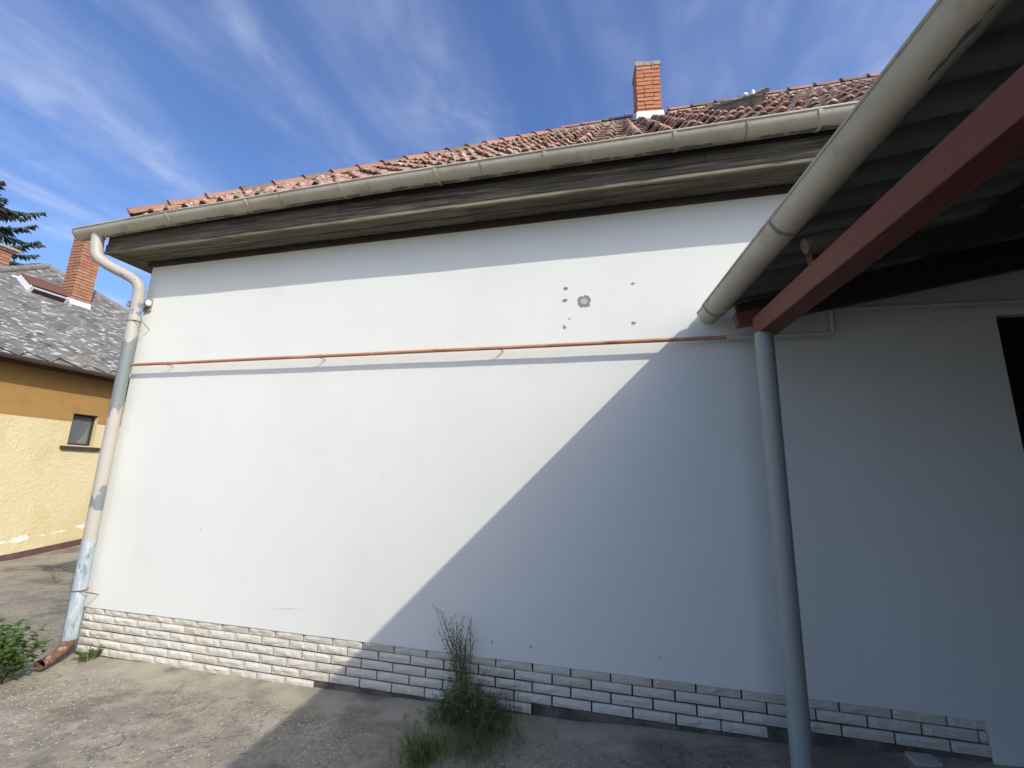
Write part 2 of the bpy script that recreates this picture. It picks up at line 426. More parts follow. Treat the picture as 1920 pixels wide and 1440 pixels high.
class MB:
    def __init__(self):
        self.v, self.f, self.w = [], [], []

    def add(self, verts, faces, wear=None):
        o = len(self.v)
        self.v += [tuple(x) for x in verts]
        self.f += [tuple(i + o for i in fc) for fc in faces]
        self.w += list(wear) if wear else [0.0] * len(verts)

    def box(self, x0, x1, y0, y1, z0, z1):
        v = [(x, y, z) for z in (z0, z1) for y in (y0, y1) for x in (x0, x1)]
        self.add(v, [(0, 2, 3, 1), (4, 5, 7, 6), (0, 1, 5, 4), (2, 6, 7, 3), (0, 4, 6, 2), (1, 3, 7, 5)])

    def bar(self, a, b, w, h, upv=(0, 0, 1)):
        a, b = Vector(a), Vector(b)
        d = (b - a).normalized()
        s = d.cross(Vector(upv)).normalized()
        u = s.cross(d).normalized()
        v = []
        for p in (a, b):
            for sx, su in ((-1, -1), (1, -1), (1, 1), (-1, 1)):
                v.append(p + s * (w / 2 * sx) + u * (h / 2 * su))
        self.add(v, [(0, 1, 2, 3), (7, 6, 5, 4), (0, 4, 5, 1), (1, 5, 6, 2), (2, 6, 7, 3), (3, 7, 4, 0)])

    def tube(self, pts, rad, seg=12, cap=True, wear=None, upv=None):
        pts = [Vector(p) for p in pts]
        n = len(pts)
        rad = rad if isinstance(rad, (list, tuple)) else [rad] * n
        vs, ws = [], []
        d0 = (pts[1] - pts[0]).normalized()
        ref = Vector(upv) if upv else (Vector((0, 0, 1)) if abs(d0.z) < .9 else Vector((0, 1, 0)))
        s = d0.cross(ref).normalized()
        for i, p in enumerate(pts):
            d = (pts[min(i + 1, n - 1)] - pts[max(i - 1, 0)]).normalized()
            s = (s - d * s.dot(d)).normalized()
            u = s.cross(d)
            k = 1.0
            if 0 < i < n - 1:
                a = (pts[i] - pts[i - 1]).normalized(); b = (pts[i + 1] - pts[i]).normalized()
                k = 1 / max(.6, math.sqrt((1 + a.dot(b)) / 2))
            for j in range(seg):
                t = 2 * math.pi * j / seg
                vs.append(p + (s * math.cos(t) + u * math.sin(t)) * rad[i] * (k if False else 1))
                ws.append(wear(i, t, vs[-1]) if wear else 0.0)
        fs = []
        for i in range(n - 1):
            for j in range(seg):
                a = i * seg + j; b = i * seg + (j + 1) % seg
                fs.append((a, b, b + seg, a + seg))
        if cap:
            fs.append(tuple(range(seg))[::-1])
            fs.append(tuple(range((n - 1) * seg, n * seg)))
        self.add(vs, fs, ws)

    def trough(self, pts, r, th=.004, seg=14, wear=None, ang=math.pi, lip=0.008):
        """half-round channel open upward along a path, with thickness and rolled outer lip"""
        pts = [Vector(p) for p in pts]
        n = len(pts)
        vs, ws = [], []
        for i, p in enumerate(pts):
            d = (pts[min(i + 1, n - 1)] - pts[max(i - 1, 0)]).normalized()
            s = d.cross(Vector((0, 0, 1))).normalized()
            u = s.cross(d)
            for rr in (r, r - th):
                for j in range(seg + 1):
                    t = math.pi + (j / seg) * ang
                    vs.append(p + s * math.cos(t) * rr + u * math.sin(t) * rr)
                    ws.append(wear(p, j / seg) if wear else 0.0)
        m_ = seg + 1
        fs = []
        for i in range(n - 1):
            o0, o1 = i * 2 * m_, (i + 1) * 2 * m_
            for j in range(seg):
                fs.append((o0 + j, o0 + j + 1, o1 + j + 1, o1 + j))
                fs.append((o0 + m_ + j, o1 + m_ + j, o1 + m_ + j + 1, o0 + m_ + j + 1))
            fs.append((o0, o1, o1 + m_, o0 + m_))
            fs.append((o0 + seg, o0 + m_ + seg, o1 + m_ + seg, o1 + seg))
        self.add(vs, fs, ws)
        if lip:
            for sgn in (1,):
                q = []
                for i, p in enumerate(pts):
                    d = (pts[min(i + 1, n - 1)] - pts[max(i - 1, 0)]).normalized()
                    s = d.cross(Vector((0, 0, 1))).normalized()
                    q.append(p + s * sgn * r)
                self.tube(q, lip, 8)

    def mesh(self, name, smooth=False):
        me = bpy.data.meshes.new(name)
        me.from_pydata(self.v, [], self.f)
        if any(self.w):
            at = me.attributes.new('wear', 'FLOAT', 'POINT')
            at.data.foreach_set('value', self.w)
        if smooth:
            me.polygons.foreach_set('use_smooth', [True] * len(me.polygons))
            try:
                me.set_sharp_from_angle(angle=math.radians(45))
            except Exception:
                pass
        me.update()
        return me


def link(name, me, mat, parent=None):
    o = bpy.data.objects.new(name, me)
    COL.objects.link(o)
    if mat and not me.materials:
        me.materials.append(MAT[mat])
    if parent:
        o.parent = parent
        if parent.type == 'EMPTY':
            o.matrix_parent_inverse = Matrix.Translation(-parent.location)
    return o


def part(name, mb, mat, parent=None, smooth=False):
    return link(name, mb.mesh(name, smooth), mat, parent)


def boxpart(name, mat, parent, *a):
    b = MB(); b.box(*a)
    return part(name, b, mat, parent)


def thing(name, label, cat, loc, group=None):
    o = bpy.data.objects.new(name, None)
    o.empty_display_size = .1
    o.location = loc
    COL.objects.link(o)
    tag(o, label, cat, group)
    return o


def tag(o, label, cat, group=None):
    o["label"] = label
    o["category"] = cat
    if group:
        o["group"] = group


def piece(name, me, parent, loc, rot=None):
    """one of many alike pieces sharing mesh data"""
    o = bpy.data.objects.new(name, me)
    o.location = loc
    if rot is not None:
        o.rotation_euler = rot
    o.parent = parent
    if parent.type == 'EMPTY':
        o.matrix_parent_inverse = Matrix.Translation(-parent.location)
    COL.objects.link(o)
    return o


def nz(x, y, z=0.0):
    return mnoise.noise(Vector((x, y, z)))


def lerp_tab(x, tab):
    if x <= tab[0][0]:
        return tab[0][1]
    for (a, va), (b, vb) in zip(tab, tab[1:]):
        if x <= b:
            return va + (vb - va) * (x - a) / (b - a)
    return tab[-1][1]


# ------------------------------------------------------------------ ground


def ground_z(x, y):
    z = lerp_tab(x, [(-4.9, -.012), (-2.35, .022), (-.65, .062), (.76, .118), (1.84, .182), (2.6, .21)])
    if x < -5:
        k = min(1.0, (-5 - x) / 5.0)
        z += k * max(0.0, min(4.0, y - 2.5)) * .125
    return z


def ground_fine(x, y):
    z = ground_z(x, y)
    if abs(x) < 16 and abs(y) < 12:
        z += .007 * nz(x * 1.4, y * 1.4) + .003 * nz(x * 6, y * 6, 3.3)
        if x > -4.9 and -.22 < y < .3:      # haunched mortar strip against the plinth
            z += .014 * (1 - abs(min(0, y)) / .22) * (0.7 + .5 * nz(x * 3, 1.7))
    return z


def axis(lo, hi, fine_lo, fine_hi, step):
    a = []
    x = fine_lo
    while x <= fine_hi + 1e-6:
        a.append(x); x += step
    s, st = a[-1], step
    while s < hi:
        st *= 1.45; s += st; a.append(s)
    s, st = a[0], step
    while s > lo:
        st *= 1.45; s -= st; a.insert(0, s)
    return a


xs = axis(-160, 160, -11, 3.0, .06)
ys = axis(-160, 160, -3.2, .3, .06)
gb = MB()
gv = [(x, y, ground_fine(x, y)) for y in ys for x in xs]
nx = len(xs)
gf = [(j * nx + i, j * nx + i + 1, (j + 1) * nx + i + 1, (j + 1) * nx + i) for j in range(len(ys) - 1) for i in range(nx - 1)]
gb.add(gv, gf)
ground = part('ground', gb, 'ground', smooth=True)
ground["kind"] = "structure"

# loose pale aggregate standing out of the worn concrete
pb = MB()
for _ in range(6500):
    x = rnd.uniform(-5.2, 1.6); y = -abs(rnd.gauss(0, 1.0)) - .25
    if y < -3 or nz(x * 1.1, y * 1.1, 5) + .35 * nz(x * 3, y * 3, 9) < rnd.uniform(-.25, .35):
        continue
    r = rnd.uniform(.003, .009); a = rnd.uniform(0, 6.28)
    z = ground_fine(x, y)
    ca, sa = math.cos(a), math.sin(a)
    vs = []
    for k in range(5):
        t = 6.283 * k / 5
        u, v = math.cos(t) * r * rnd.uniform(.8, 1.3), math.sin(t) * r * rnd.uniform(.5, .9)
        vs.append((x + u * ca - v * sa, y + u * sa + v * ca, z - .002))
    vs.append((x, y, z + r * .45))
    pb.add(vs, [(k, (k + 1) % 5, 5) for k in range(5)])
ag = part('loose_gravel', pb, 'pebble')
ag["kind"] = "stuff"
tag(ag, 'pale gravel grains bedded in the worn concrete yard', 'gravel')

# ------------------------------------------------------------------ house
house = thing('house', 'white rendered house with red clay tile roof and cream brick plinth', 'house', (-1.5, 0, 0))
XL, XR = -4.81, 6.2


def wall_y(x, z):
    return .0035 * nz(x * .9, z * .9, 1.1) + .0012 * nz(x * 4, z * 4, 4.4)


wb = MB()


def wall_grid(x0, x1, z0, z1, st, zlow=None):
    n = max(1, round((x1 - x0) / st)); k = max(1, round((z1 - z0) / st))
    vs = []
    for j in range(k + 1):
        for i in range(n + 1):
            x = x0 + (x1 - x0) * i / n
            zz0 = zlow(x) if zlow else z0
            z = zz0 + (z1 - zz0) * j / k
            vs.append((x, wall_y(x, z), z))
    wb.add(vs, [(j * (n + 1) + i, j * (n + 1) + i + 1, (j + 1) * (n + 1) + i + 1, (j + 1) * (n + 1) + i) for j in range(k) for i in range(n)])
    return n


ZB = .388


def low_edge(x):
    # lower render edge runs just above the slips, with the render brought down to the ground by the door
    z = ZB + .003 * nz(x * 5, 2.2)
    return z


wall_grid(XL + .012, 1.85, ZB, 3.76, .07, low_edge)
wall_grid(1.85, 2.256, .10, 3.76, .07, lambda x: .12)
wb.add([(1.85, wall_y(1.85, ZB), ZB), (1.85, .04, ZB), (1.858, .04, .12), (1.858, wall_y(1.85, .12), .12)], [(0, 1, 2, 3)])
wall_grid(2.256, 3.16, 2.683, 3.76, .1)
wall_grid(3.16, XR, .1, 3.76, .3)
# returned lower lip of the render (shows as the shadow line over the slips)
n = 120
vs = []
for i in range(n + 1):
    x = XL + .012 + (1.85 - XL - .012) * i / n
    z = low_edge(x)
    vs += [(x, wall_y(x, z), z), (x, .04, z)]
wb.add(vs, [(2 * i, 2 * i + 1, 2 * i + 3, 2 * i + 2) for i in range(n)])
# rounded corner and left flank, rear and right sides
vs = []
for j in range(12):
    z = ZB + (3.76 - ZB) * j / 11
    for k in range(5):
        t = k / 4 * math.pi / 2
        vs.append((XL + .012 - .012 * math.sin(t), wall_y(XL + .012, z) + .012 - .012 * math.cos(t), z))
    vs.append((XL, 7.3, z))
wb.add(vs, [(j * 6 + k, (j + 1) * 6 + k, (j + 1) * 6 + k + 1, j * 6 + k + 1) for j in range(11) for k in range(5)])
wb.add([(XL, 7.3, 0), (XR, 7.3, 0), (XR, 7.3, 3.76), (XL, 7.3, 3.76)], [(0, 3, 2, 1)])
wb.add([(XR, 0, 0), (XR, 7.3, 0), (XR, 7.3, 3.76), (XR, 0, 3.76)], [(0, 1, 2, 3)])
# door reveals
wb.add([(2.256, 0, .1), (2.256, .16, .1), (2.256, .16, 2.683), (2.256, 0, 2.683), (3.16, 0, .1), (3.16, .16, .1), (3.16, .16, 2.683), (3.16, 0, 2.683)],
       [(0, 1, 2, 3), (5, 4, 7, 6), (3, 2, 6, 7)])
wall = part('wall', wb, 'plaster', house, smooth=True)

# plinth: recessed dark bed with individual cream slips
plb = MB()
plb.box(XL + .004, 2.0, .026, .2, -.2, .40)
plb.box(XL + .004, XL + .02, .0265, 7.2, -.2, .392)
plinth = part('plinth', plb, 'joint', house)


skb = MB()
for x0_, x1_, zt_ in ((-2.352, -.652, .0735), (-.652, .758, .1385), (.758, 1.90, .2035), (XL + .006, -2.352, .010)):
    skb.box(x0_ + .001, x1_ - .001, .0165, .19, -.2, zt_)
part('mortar_skirt', skb, 'skirt', plinth)


def slip_mesh(L, H, seed, trim=0):
    r = random.Random(seed)
    b = MB()
    nx_, nz_ = 7, 3
    g = []
    ph = r.uniform(0, 10)
    for j in range(nz_ + 1):
        for i in range(nx_ + 1):
            x = -L / 2 + L * i / nx_; z = -H / 2 + H * j / nz_
            edge = i in (0, nx_) or j in (0, nz_)
            d = 0 if edge else (.006 + .0065 * mnoise.noise(Vector((x * 14 + ph, z * 30, ph))) + r.uniform(-.002, .003))
            xx = x + (0 if edge else r.uniform(-.007, .007)); zz = z + (0 if edge else r.uniform(-.005, .005))
            g.append((xx, -d, zz))
    m_ = nx_ + 1
    fs = []
    for j in range(nz_):
        for i in range(nx_):
            a = j * m_ + i
            if (i + j) % 2:
                fs += [(a, a + 1, a + m_ + 1), (a, a + m_ + 1, a + m_)]
            else:
                fs += [(a, a + 1, a + m_), (a + 1, a + m_ + 1, a + m_)]
    c = len(g)
    g += [(-L / 2, .014, -H / 2), (L / 2, .014, -H / 2), (L / 2, .014, H / 2), (-L / 2, .014, H / 2)]
    bl, br, tr, tl = 0, nx_, len(g) - 5, nz_ * m_
    fs += [(bl, c, c + 1, br), (br, c + 1, c + 2, tr), (tr, c + 2, c + 3, tl), (tl, c + 3, c, bl)]
    b.add(g, fs)
    me = b.mesh('brick')
    me.materials.append(MAT['slip'])
    return me


SLH = .0550
slips = [slip_mesh(.249, SLH, 100 + i) for i in range(8)]
rows = [(.3635, 0, 1.849), (.3025, 1, 1.849), (.2375, 0, 1.849), (.1725, 1, .76), (.1075, 0, -.65), (.0425, 1, -2.35)]
cut_cache = {}
for ri, (zc_, odd, xe) in enumerate(rows):
    x = -4.565 - .26 + (.135 if odd else 0)
    if odd:
        x -= .26
    while x < xe - .02:
        a, b_ = max(x + .0045, XL + .008), min(x + .2555, xe)
        if b_ - a > .03:
            if b_ - a > .245:
                me = rnd.choice(slips)
            else:
                key = (round(b_ - a, 3), ri)
                if key not in cut_cache:
                    cut_cache[key] = slip_mesh(b_ - a, SLH, 300 + len(cut_cache))
                me = cut_cache[key]
            o = piece('brick', me, plinth, ((a + b_) / 2, .013 + rnd.uniform(-.0015, .0015), zc_ + rnd.uniform(-.001, .001)),
                      (0, rnd.uniform(-.004, .004), rnd.uniform(-.008, .008)))
            if rnd.random() < .5:
                o.scale = (1, 1, 1)
        x += .26


def blob(x, z, rx, rz, n, seed, yoff, ragged=.25):
    r = random.Random(seed)
    b = MB()
    vs = [(x, wall_y(x, z) + yoff, z)]
    for k in range(n):
        t = 2 * math.pi * k / n
        q = 1 + r.uniform(-ragged, ragged)
        px, pz = x + rx * math.cos(t) * q, z + rz * math.sin(t) * q
        vs.append((px, wall_y(px, pz) + yoff, pz))
    rim = []
    for k in range(n):
        px, _, pz = vs[1 + k]
        rim.append((x + (px - x) * 1.05, wall_y(px, pz) + .001, z + (pz - z) * 1.05))
    b.add(vs + rim, [(0, 1 + k, 1 + (k + 1) % n) for k in range(n)] + [(1 + k, 1 + n + k, 1 + n + (k + 1) % n, 1 + (k + 1) % n) for k in range(n)])
    return b


big = part('plaster_chip', blob(-.294, 2.972, .050, .050, 22, 5, -.0015, .14), 'chip', wall)
part('filler_disc', blob(-.294, 2.974, .027, .025, 14, 6, -.003, .07), 'filler', wall)
for i, (x, z, rx, rz) in enumerate([(-.437, 3.094, .019, .011), (-.442, 2.995, .022, .013), (-.447, 2.775, .012, .018), (.075, 3.089, .014, .010),
                                    (.073, 2.773, .017, .013), (-.406, 2.838, .010, .005), (-.951, .494, .006, .010), (-.677, .492, .006, .010),
                                    (.166, .515, .007, .005), (-1.898, 1.631, .004, .006), (-3.625, 1.111, .005, .008), (-.10, .56, .004, .004)]):
    part('plaster_chip', blob(x, z, rx, rz, 9, 20 + i, -.0015, .3), 'chip', wall)
for a, b_, w_ in [((-2.80, .545), (-2.72, .548), .004), ((-2.72, .548), (-2.60, .562), .007), ((-2.60, .562), (-2.50, .566), .003)]:
    q = MB()
    vs = []
    for s, (x, z) in ((-1, a), (1, a), (1, b_), (-1, b_)):
        vs.append((x, wall_y(x, z) - .0012, z + s * w_ * .4 * rnd.uniform(.3, 1)))
    q.add(vs, [(0, 3, 2, 1)])
    part('scuff_mark', q, 'scuff', wall)

# door in the shaded right end
dr = boxpart('door', 'door', house, 2.32, 3.10, .10, .145, .1, 2.62)
fb = MB()
fb.box(2.257, 2.32, .05, .155, .1, 2.682)
fb.box(3.10, 3.159, .05, .155, .1, 2.682)
fb.box(2.32, 3.10, .05, .155, 2.62, 2.682)
part('frame', fb, 'door', dr)
boxpart('door_panel', 'door', dr, 2.44, 2.98, .09, .0995, .3, 1.1)
boxpart('door_panel', 'door', dr, 2.44, 2.98, .09, .0995, 1.3, 2.4)

hb = MB(); hb.box(2.375, 2.405, .092, .0995, 1.14, 1.34); hb.tube([(2.39, .095, 1.27), (2.39, .045, 1.27), (2.40, .035, 1.27), (2.51, .035, 1.265)], .009, 8)
part('handle', hb, 'strap', dr, True)

# eaves: frieze, soffit boards, fascia boards, trim
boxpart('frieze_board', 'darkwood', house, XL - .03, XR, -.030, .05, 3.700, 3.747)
for y0, y1 in ((-.139, -.034), (-.256, -.146)):
    for x0, x1 in ((-5.06, -1.2), (-1.197, 1.30), (1.303, XR)):
        boxpart('soffit_board', 'wood', house, max(x0, -4.83 + y0 * 0.98), x1, y0, y1, 3.748 + rnd.uniform(0, .003), 3.766)
for x0, x1 in ((-5.072, -4.965), (-4.962, -4.842)):
    boxpart('soffit_board', 'wood', house, x0, x1, -.256 if x0 < -5 else -.14, 7.3, 3.7485, 3.766)
mit = MB(); mit.bar((-5.07, -.262, 3.745), (-4.80, -.012, 3.745), .022, .008)
part('mitre_strip', mit, 'trim', house)
boxpart('fascia_trim', 'trim', house, -5.085, XR, -.286, -.262, 3.738, 3.768)
for x0, x1, in ((-5.083, -1.35), (-1.347, XR)):
    boxpart('fascia_board', 'wood', house, x0, x1, -.282, -.260, 3.774, 3.841)
for x0, x1, in ((-5.083, -2.4), (-2.397, .6), (.603, XR)):
    boxpart('fascia_board', 'wood', house, x0, x1, -.272, -.260, 3.851, 3.933)
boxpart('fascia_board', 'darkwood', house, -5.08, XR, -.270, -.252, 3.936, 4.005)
boxpart('fascia_board', 'wood', house, -5.092, -5.076, -.259, 7.5, 3.745, 4.0)

# roof: decks, tiles, hip and ridge tiles
XC, YE, ZE, W, T = -4.70, -.36, 4.02, 3.8, .925
XK = XC + W
RZ = ZE + T * W
XRR = 6.4
rb = MB()
d_ = -.035
rb.add([(XC, YE, ZE + d_), (XRR, YE, ZE + d_), (XRR, YE + W, RZ + d_), (XK, YE + W, RZ + d_), (XC, YE + 2 * W, ZE + d_), (XRR, YE + 2 * W, ZE + d_)],
       [(0, 1, 2, 3), (0, 3, 4), (4, 3, 2, 5), (1, 5, 2)])
roof = part('roof', rb, 'tile', house)
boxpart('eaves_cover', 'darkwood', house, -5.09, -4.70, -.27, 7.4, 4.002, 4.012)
NL = math.sqrt(1 + T * T)
sl = Vector((0, 1 / NL, T / NL))
nr = Vector((0, -T / NL, 1 / NL))
TW, TL, TE = .205, .40, .325


def tile_mesh(seed):
    r = random.Random(seed)
    prof = [(0, .010), (.14, .000), (.34, -.004), (.50, .004), (.60, .028), (.72, .050), (.82, .054), (.92, .042), (1.0, .018)]
    b = MB()
    rowsn = [(0, 0.036), (.06, .040), (.5, .020), (1, .0)]
    vs = []
    for k, (s, lift) in enumerate(rowsn):
        for u, h in prof:
            vs.append((TW * (u - .5) * 1.04, TL * s, h * (1.12 if k == 1 else 1) + lift + r.uniform(-.0025, .0025)))
    m_ = len(prof)
    fs = [(j * m_ + i, j * m_ + i + 1, (j + 1) * m_ + i + 1, (j + 1) * m_ + i) for j in range(3) for i in range(m_ - 1)]
    c = len(vs)
    for u, h in prof:
        vs.append((TW * (u - .5) * 1.02, .014, h + .036 - .024))
    fs += [(c + i, c + i + 1, i + 1, i) for i in range(m_ - 1)]
    b.add(vs, fs)
    me = b.mesh('roof_tile', True)
    me.materials.append(MAT['tile'])
    return me


tiles = [tile_mesh(i) for i in range(6)]
rotx = math.atan(T)
cand = []
nrow = int(W * NL / TE) + 1
for j in range(nrow):
    s = j * TE - .03
    x = XC + .05
    while x < 4.6:
        yy = YE + s / NL
        if x - TW * .2 > XC + (yy - YE) + .05 and s + TE * .7 < W * NL:
            cand.append((j, x, s))
        x += TW
hatch_x0, hatch_x1 = 1.02, 1.62
cam_p = Vector((0, -3.316, 1.61))


def tile_pos(x, s):
    return Vector((x, YE, ZE)) + sl * s - nr * .022


cand.sort(key=lambda c: (tile_pos(c[1], c[2]) - cam_p).length + (6 if c[1] > 2.2 else 0) + (2.0 if c[1] < -3.4 else 0))
restb = MB()
for i, (j, x, s) in enumerate(cand):
    me = tiles[rnd.randrange(6)]
    p = tile_pos(x + rnd.uniform(-.006, .006) + (TW * .02 if j % 2 else 0), s + rnd.uniform(-.012, .012)) + nr * rnd.uniform(-.004, .012)
    rot = (rotx + rnd.uniform(-.025, .02), rnd.uniform(-.05, .05), rnd.uniform(-.035, .035))
    if i < 298:
        piece('roof_tile', me, roof, p, rot)
    else:
        mm = Matrix.Translation(p) @ Matrix.Rotation(rot[0], 4, 'X')
        restb.add([mm @ v.co for v in me.vertices], [tuple(f.vertices) for f in me.polygons])
ro = part('roof_tile_field', restb, 'tile', roof, True)
ro["kind"] = "stuff"


def ridge_mesh(seed):
    r = random.Random(seed)
    b = MB()
    L = .385
    prof = []
    sts = [(0, .118), (.05, .120), (.052, .104), (.5, .098), (1.0, .090)]
    vs = []
    k = 9
    for s, rad in sts:
        for j in range(k):
            t = math.pi * (j / (k - 1))
            vs.append((L * s, -math.cos(t) * rad, math.sin(t) * rad * .95 - .02 + r.uniform(-.002, .002)))
    fs = [(i * k + j, (i + 1) * k + j, (i + 1) * k + j + 1, i * k + j + 1) for i in range(len(sts) - 1) for j in range(k - 1)]
    c = len(vs)
    for j in range(k):
        t = math.pi * (j / (k - 1))
        vs.append((.004, -math.cos(t) * .092, math.sin(t) * .088 - .02))
    fs += [(c + j, j, j + 1, c + j + 1) for j in range(k - 1)]
    # closed inner shade
    b.add(vs, fs)
    me = b.mesh('ridge_tile', True)
    me.materials.append(MAT['ridge'])
    return me


rids = [ridge_mesh(i) for i in range(3)]
hipd = Vector((1, 1, T)).normalized()
hl = W * math.sqrt(2 + T * T)
nh = int(hl / .352)
hx = hipd
hy = Vector((-1, 1, 0)).normalized()
hz = hx.cross(hy).normalized()
for i in range(nh):
    p = Vector((XC, YE, ZE)) + hipd * (.02 + i * .352) + hz * .028
    q = Matrix((hx, hy, hz)).transposed().to_euler()
    q.x += rnd.uniform(-.03, .03); q.z += rnd.uniform(-.015, .015)
    piece('ridge_tile', rids[i % 3], roof, p, q)
x = XK - .05
while x < 6.2:
    piece('ridge_tile', rids[rnd.randrange(3)], roof, Vector((x, YE + W, RZ + .045)), (rnd.uniform(-.03, .03), rnd.uniform(-.01, .01), rnd.uniform(-.015, .015)))
    x += .352
# mortar bedding under hip and ridge tiles
bb = MB()
vs = []
n = 90
for i in range(n + 1):
    p = Vector((XC, YE, ZE)) + hipd * (.05 + (hl - .05) * i / n)
    w1 = .115 + .035 * nz(i * .7, 3.3)
    sd = Vector((1, 0, 0)) * (w1 * 1.35)
    vs += [p + hz * .10, p + hz * .055 + sd * .62, p + sd + nr * .03]
bb.add(vs, [(3 * i + k, 3 * i + k + 1, 3 * i + k + 4, 3 * i + k + 3) for i in range(n) for k in (0, 1)])
vs = []
for i in range(n + 1):
    x = XK + (6.2 - XK) * i / n
    w1 = .10 + .03 * nz(i * .7, 8.3)
    p = Vector((x, YE + W, RZ))
    vs += [p + Vector((0, 0, .10)), p - sl * w1 * .7 + nr * .07, p - sl * w1 * 1.3 + nr * .02]
bb.add(vs, [(3 * i + k, 3 * i + k + 1, 3 * i + k + 4, 3 * i + k + 3) for i in range(n) for k in (0, 1)])
part('mortar_bedding', bb, 'bedding', roof)


def brick_mesh(name, L, D, H, mat, seed):
    r = random.Random(seed)
    b = MB()
    j = lambda: r.uniform(-.003, .003)
    c = .006
    vs = []
    for z, e in ((-H / 2, c), (-H / 2 + c, 0), (H / 2 - c, 0), (H / 2, c)):
        for sx, sy in ((-1, -1), (1, -1), (1, 1), (-1, 1)):
            vs.append((sx * (L / 2 - e) + j(), sy * (D / 2 - e) + j(), z + j() * .5))
    fs = [(3, 2, 1, 0), (12, 13, 14, 15)]
    for k in range(3):
        for i in range(4):
            a = k * 4 + i; b2 = k * 4 + (i + 1) % 4
            fs.append((a, b2, b2 + 4, a + 4))
    b.add(vs, fs)
    me = b.mesh(name)
    me.materials.append(MAT[mat])
    return me


def chimney(parent, name, cx, cy, z0, z1, wx, wy, rz, mat, course=.075, long_=.245, short=.12):
    """returns core object (part); bricks as its children, bonded round the four faces"""
    cb = MB()
    hx_, hy_ = wx / 2, wy / 2
    cb.box(-hx_ + .010, hx_ - .010, -hy_ + .010, hy_ - .010, z0, z1 - .01)
    core = link(name, cb.mesh(name), 'brick_joint', parent)
    core.location = (cx, cy, 0)
    core.rotation_euler = (0, 0, rz)
    depth = .11
    cache = {}

    def get(L):
        k = round(L, 3)
        if k not in cache:
            cache[k] = [brick_mesh('brick', k - .010, depth, course - .011, mat, len(cache) * 7 + i) for i in range(3)]
        return rnd.choice(cache[k])

    nrows = int((z1 - z0) / course)
    for j in range(nrows):
        z = z1 - (j + .5) * course
        for side in range(4):
            wl = wx if side % 2 == 0 else wy
            # each face: full width on alternating courses so corners interlock
            full = (j + side) % 2 == 0
            a0 = -wl / 2 if full else -wl / 2 + depth
            a1 = wl / 2 if full else wl / 2 - depth
            span = a1 - a0
            cuts = [a0]
            if full:
                step = span / max(1, round(span / long_))
                first = long_ if (j // 2) % 2 == 0 else span - long_
                if span < long_ * 1.8:
                    cuts += [a0 + (first if 0.05 < first < span - .05 else span / 2)]
                else:
                    while cuts[-1] + step < a1 - .03:
                        cuts.append(cuts[-1] + step)
            elif span > long_ * 1.2:
                cuts.append(a0 + span / 2)
            cuts.append(a1)
            for a, b_ in zip(cuts, cuts[1:]):
                mid = (a + b_) / 2
                off = (wy if side % 2 == 0 else wx) / 2 - depth / 2 + rnd.uniform(-.002, .003)
                if side == 0: loc = (mid, -off, z)
                elif side == 1: loc = (off, mid, z)
                elif side == 2: loc = (mid, off, z)
                else: loc = (-off, mid, z)
                o = piece('brick', get(b_ - a), core, loc, (0, rnd.uniform(-.006, .006), (side % 2) * math.pi / 2 + rnd.uniform(-.008, .008)))
    return core


# house chimney, astride the ridge on its front side
cy_ = YE + W - .20
cz_ = 7.24
chim = chimney(house, 'chimney', .47, cy_, 7.0, 8.215, .375, .375, math.radians(7), 'chim_brick')
cap = MB()
random.seed(3)
for i in range(3):
    for k in range(2):
        x0 = -.195 + i * .132; y0 = -.195 + k * .198
        cap.box(x0, x0 + .126, y0, y0 + .192, 8.218, 8.295 + rnd.uniform(-.012, .015))
part('cap', cap, 'lichen_cap', chim)
fl = MB()
zb = 7.15
fl.add([(-.215, -.225, zb + .03), (.225, -.225, zb + .03), (.205, -.202, zb + .19), (-.2, -.202, zb + .19),
        (.235, .21, zb + .40), (.215, .21, zb + .52), (-.225, .21, zb + .40), (-.212, .21, zb + .52)],
       [(0, 1, 2, 3), (1, 4, 5, 2), (6, 0, 3, 7)])
part('flashing', fl, 'flashing', chim)

# ------------------------------------------------------------------ roof hatch
hs = (YE + 1.98 - YE)
hp = tile_pos(1.225, 1.95)
hat = thing('roof_hatch', 'grey sheet metal roof hatch with propped lid set among the clay tiles', 'roof hatch', hp)
hm = Matrix.Translation(hp) @ Matrix.Rotation(rotx, 4, 'X') @ Matrix.Diagonal((.60, .60, 1.12, 1))


def local_part(name, fn, mat, parent, mtx):
    b = MB(); fn(b)
    b.v = [tuple(mtx @ Vector(v)) for v in b.v]
    return part(name, b, mat, parent)


local_part('hatch_frame', lambda b: (b.box(-.34, .34, -.02, .0, -.03, .145), b.box(-.36, -.341, -.03, .55, -.03, .13), b.box(.341, .36, -.03, .55, -.03, .135), b.box(-.34, .34, .52, .54, -.03, .13)), 'hatch', hat, hm)
local_part('hatch_lid', lambda b: (b.box(-.365, .05, -.045, .58, .136, .150), b.box(.052, .37, -.045, .58, .137, .152)), 'hatch', hat, hm @ Matrix.Rotation(math.radians(-3), 4, 'Y'))
local_part('lid_flap', lambda b: b.add([(.12, -.05, .155), (.40, -.05, .155), (.36, -.05, .195), (.40, -.05, .188), (.12, .4, .155), (.40, .4, .155), (.36, .4, .195), (.40, .4, .188)], [(0, 1, 3, 2), (4, 6, 7, 5), (0, 2, 6, 4), (2, 3, 7, 6), (1, 5, 7, 3)]), 'hatch', hat, hm)
local_part('lid_strip', lambda b: b.box(-.37, -.20, -.055, .5, .155, .168), 'hatch', hat, hm @ Matrix.Rotation(math.radians(-8), 4, 'Y') @ Matrix.Translation((0.02, 0, -.045)))
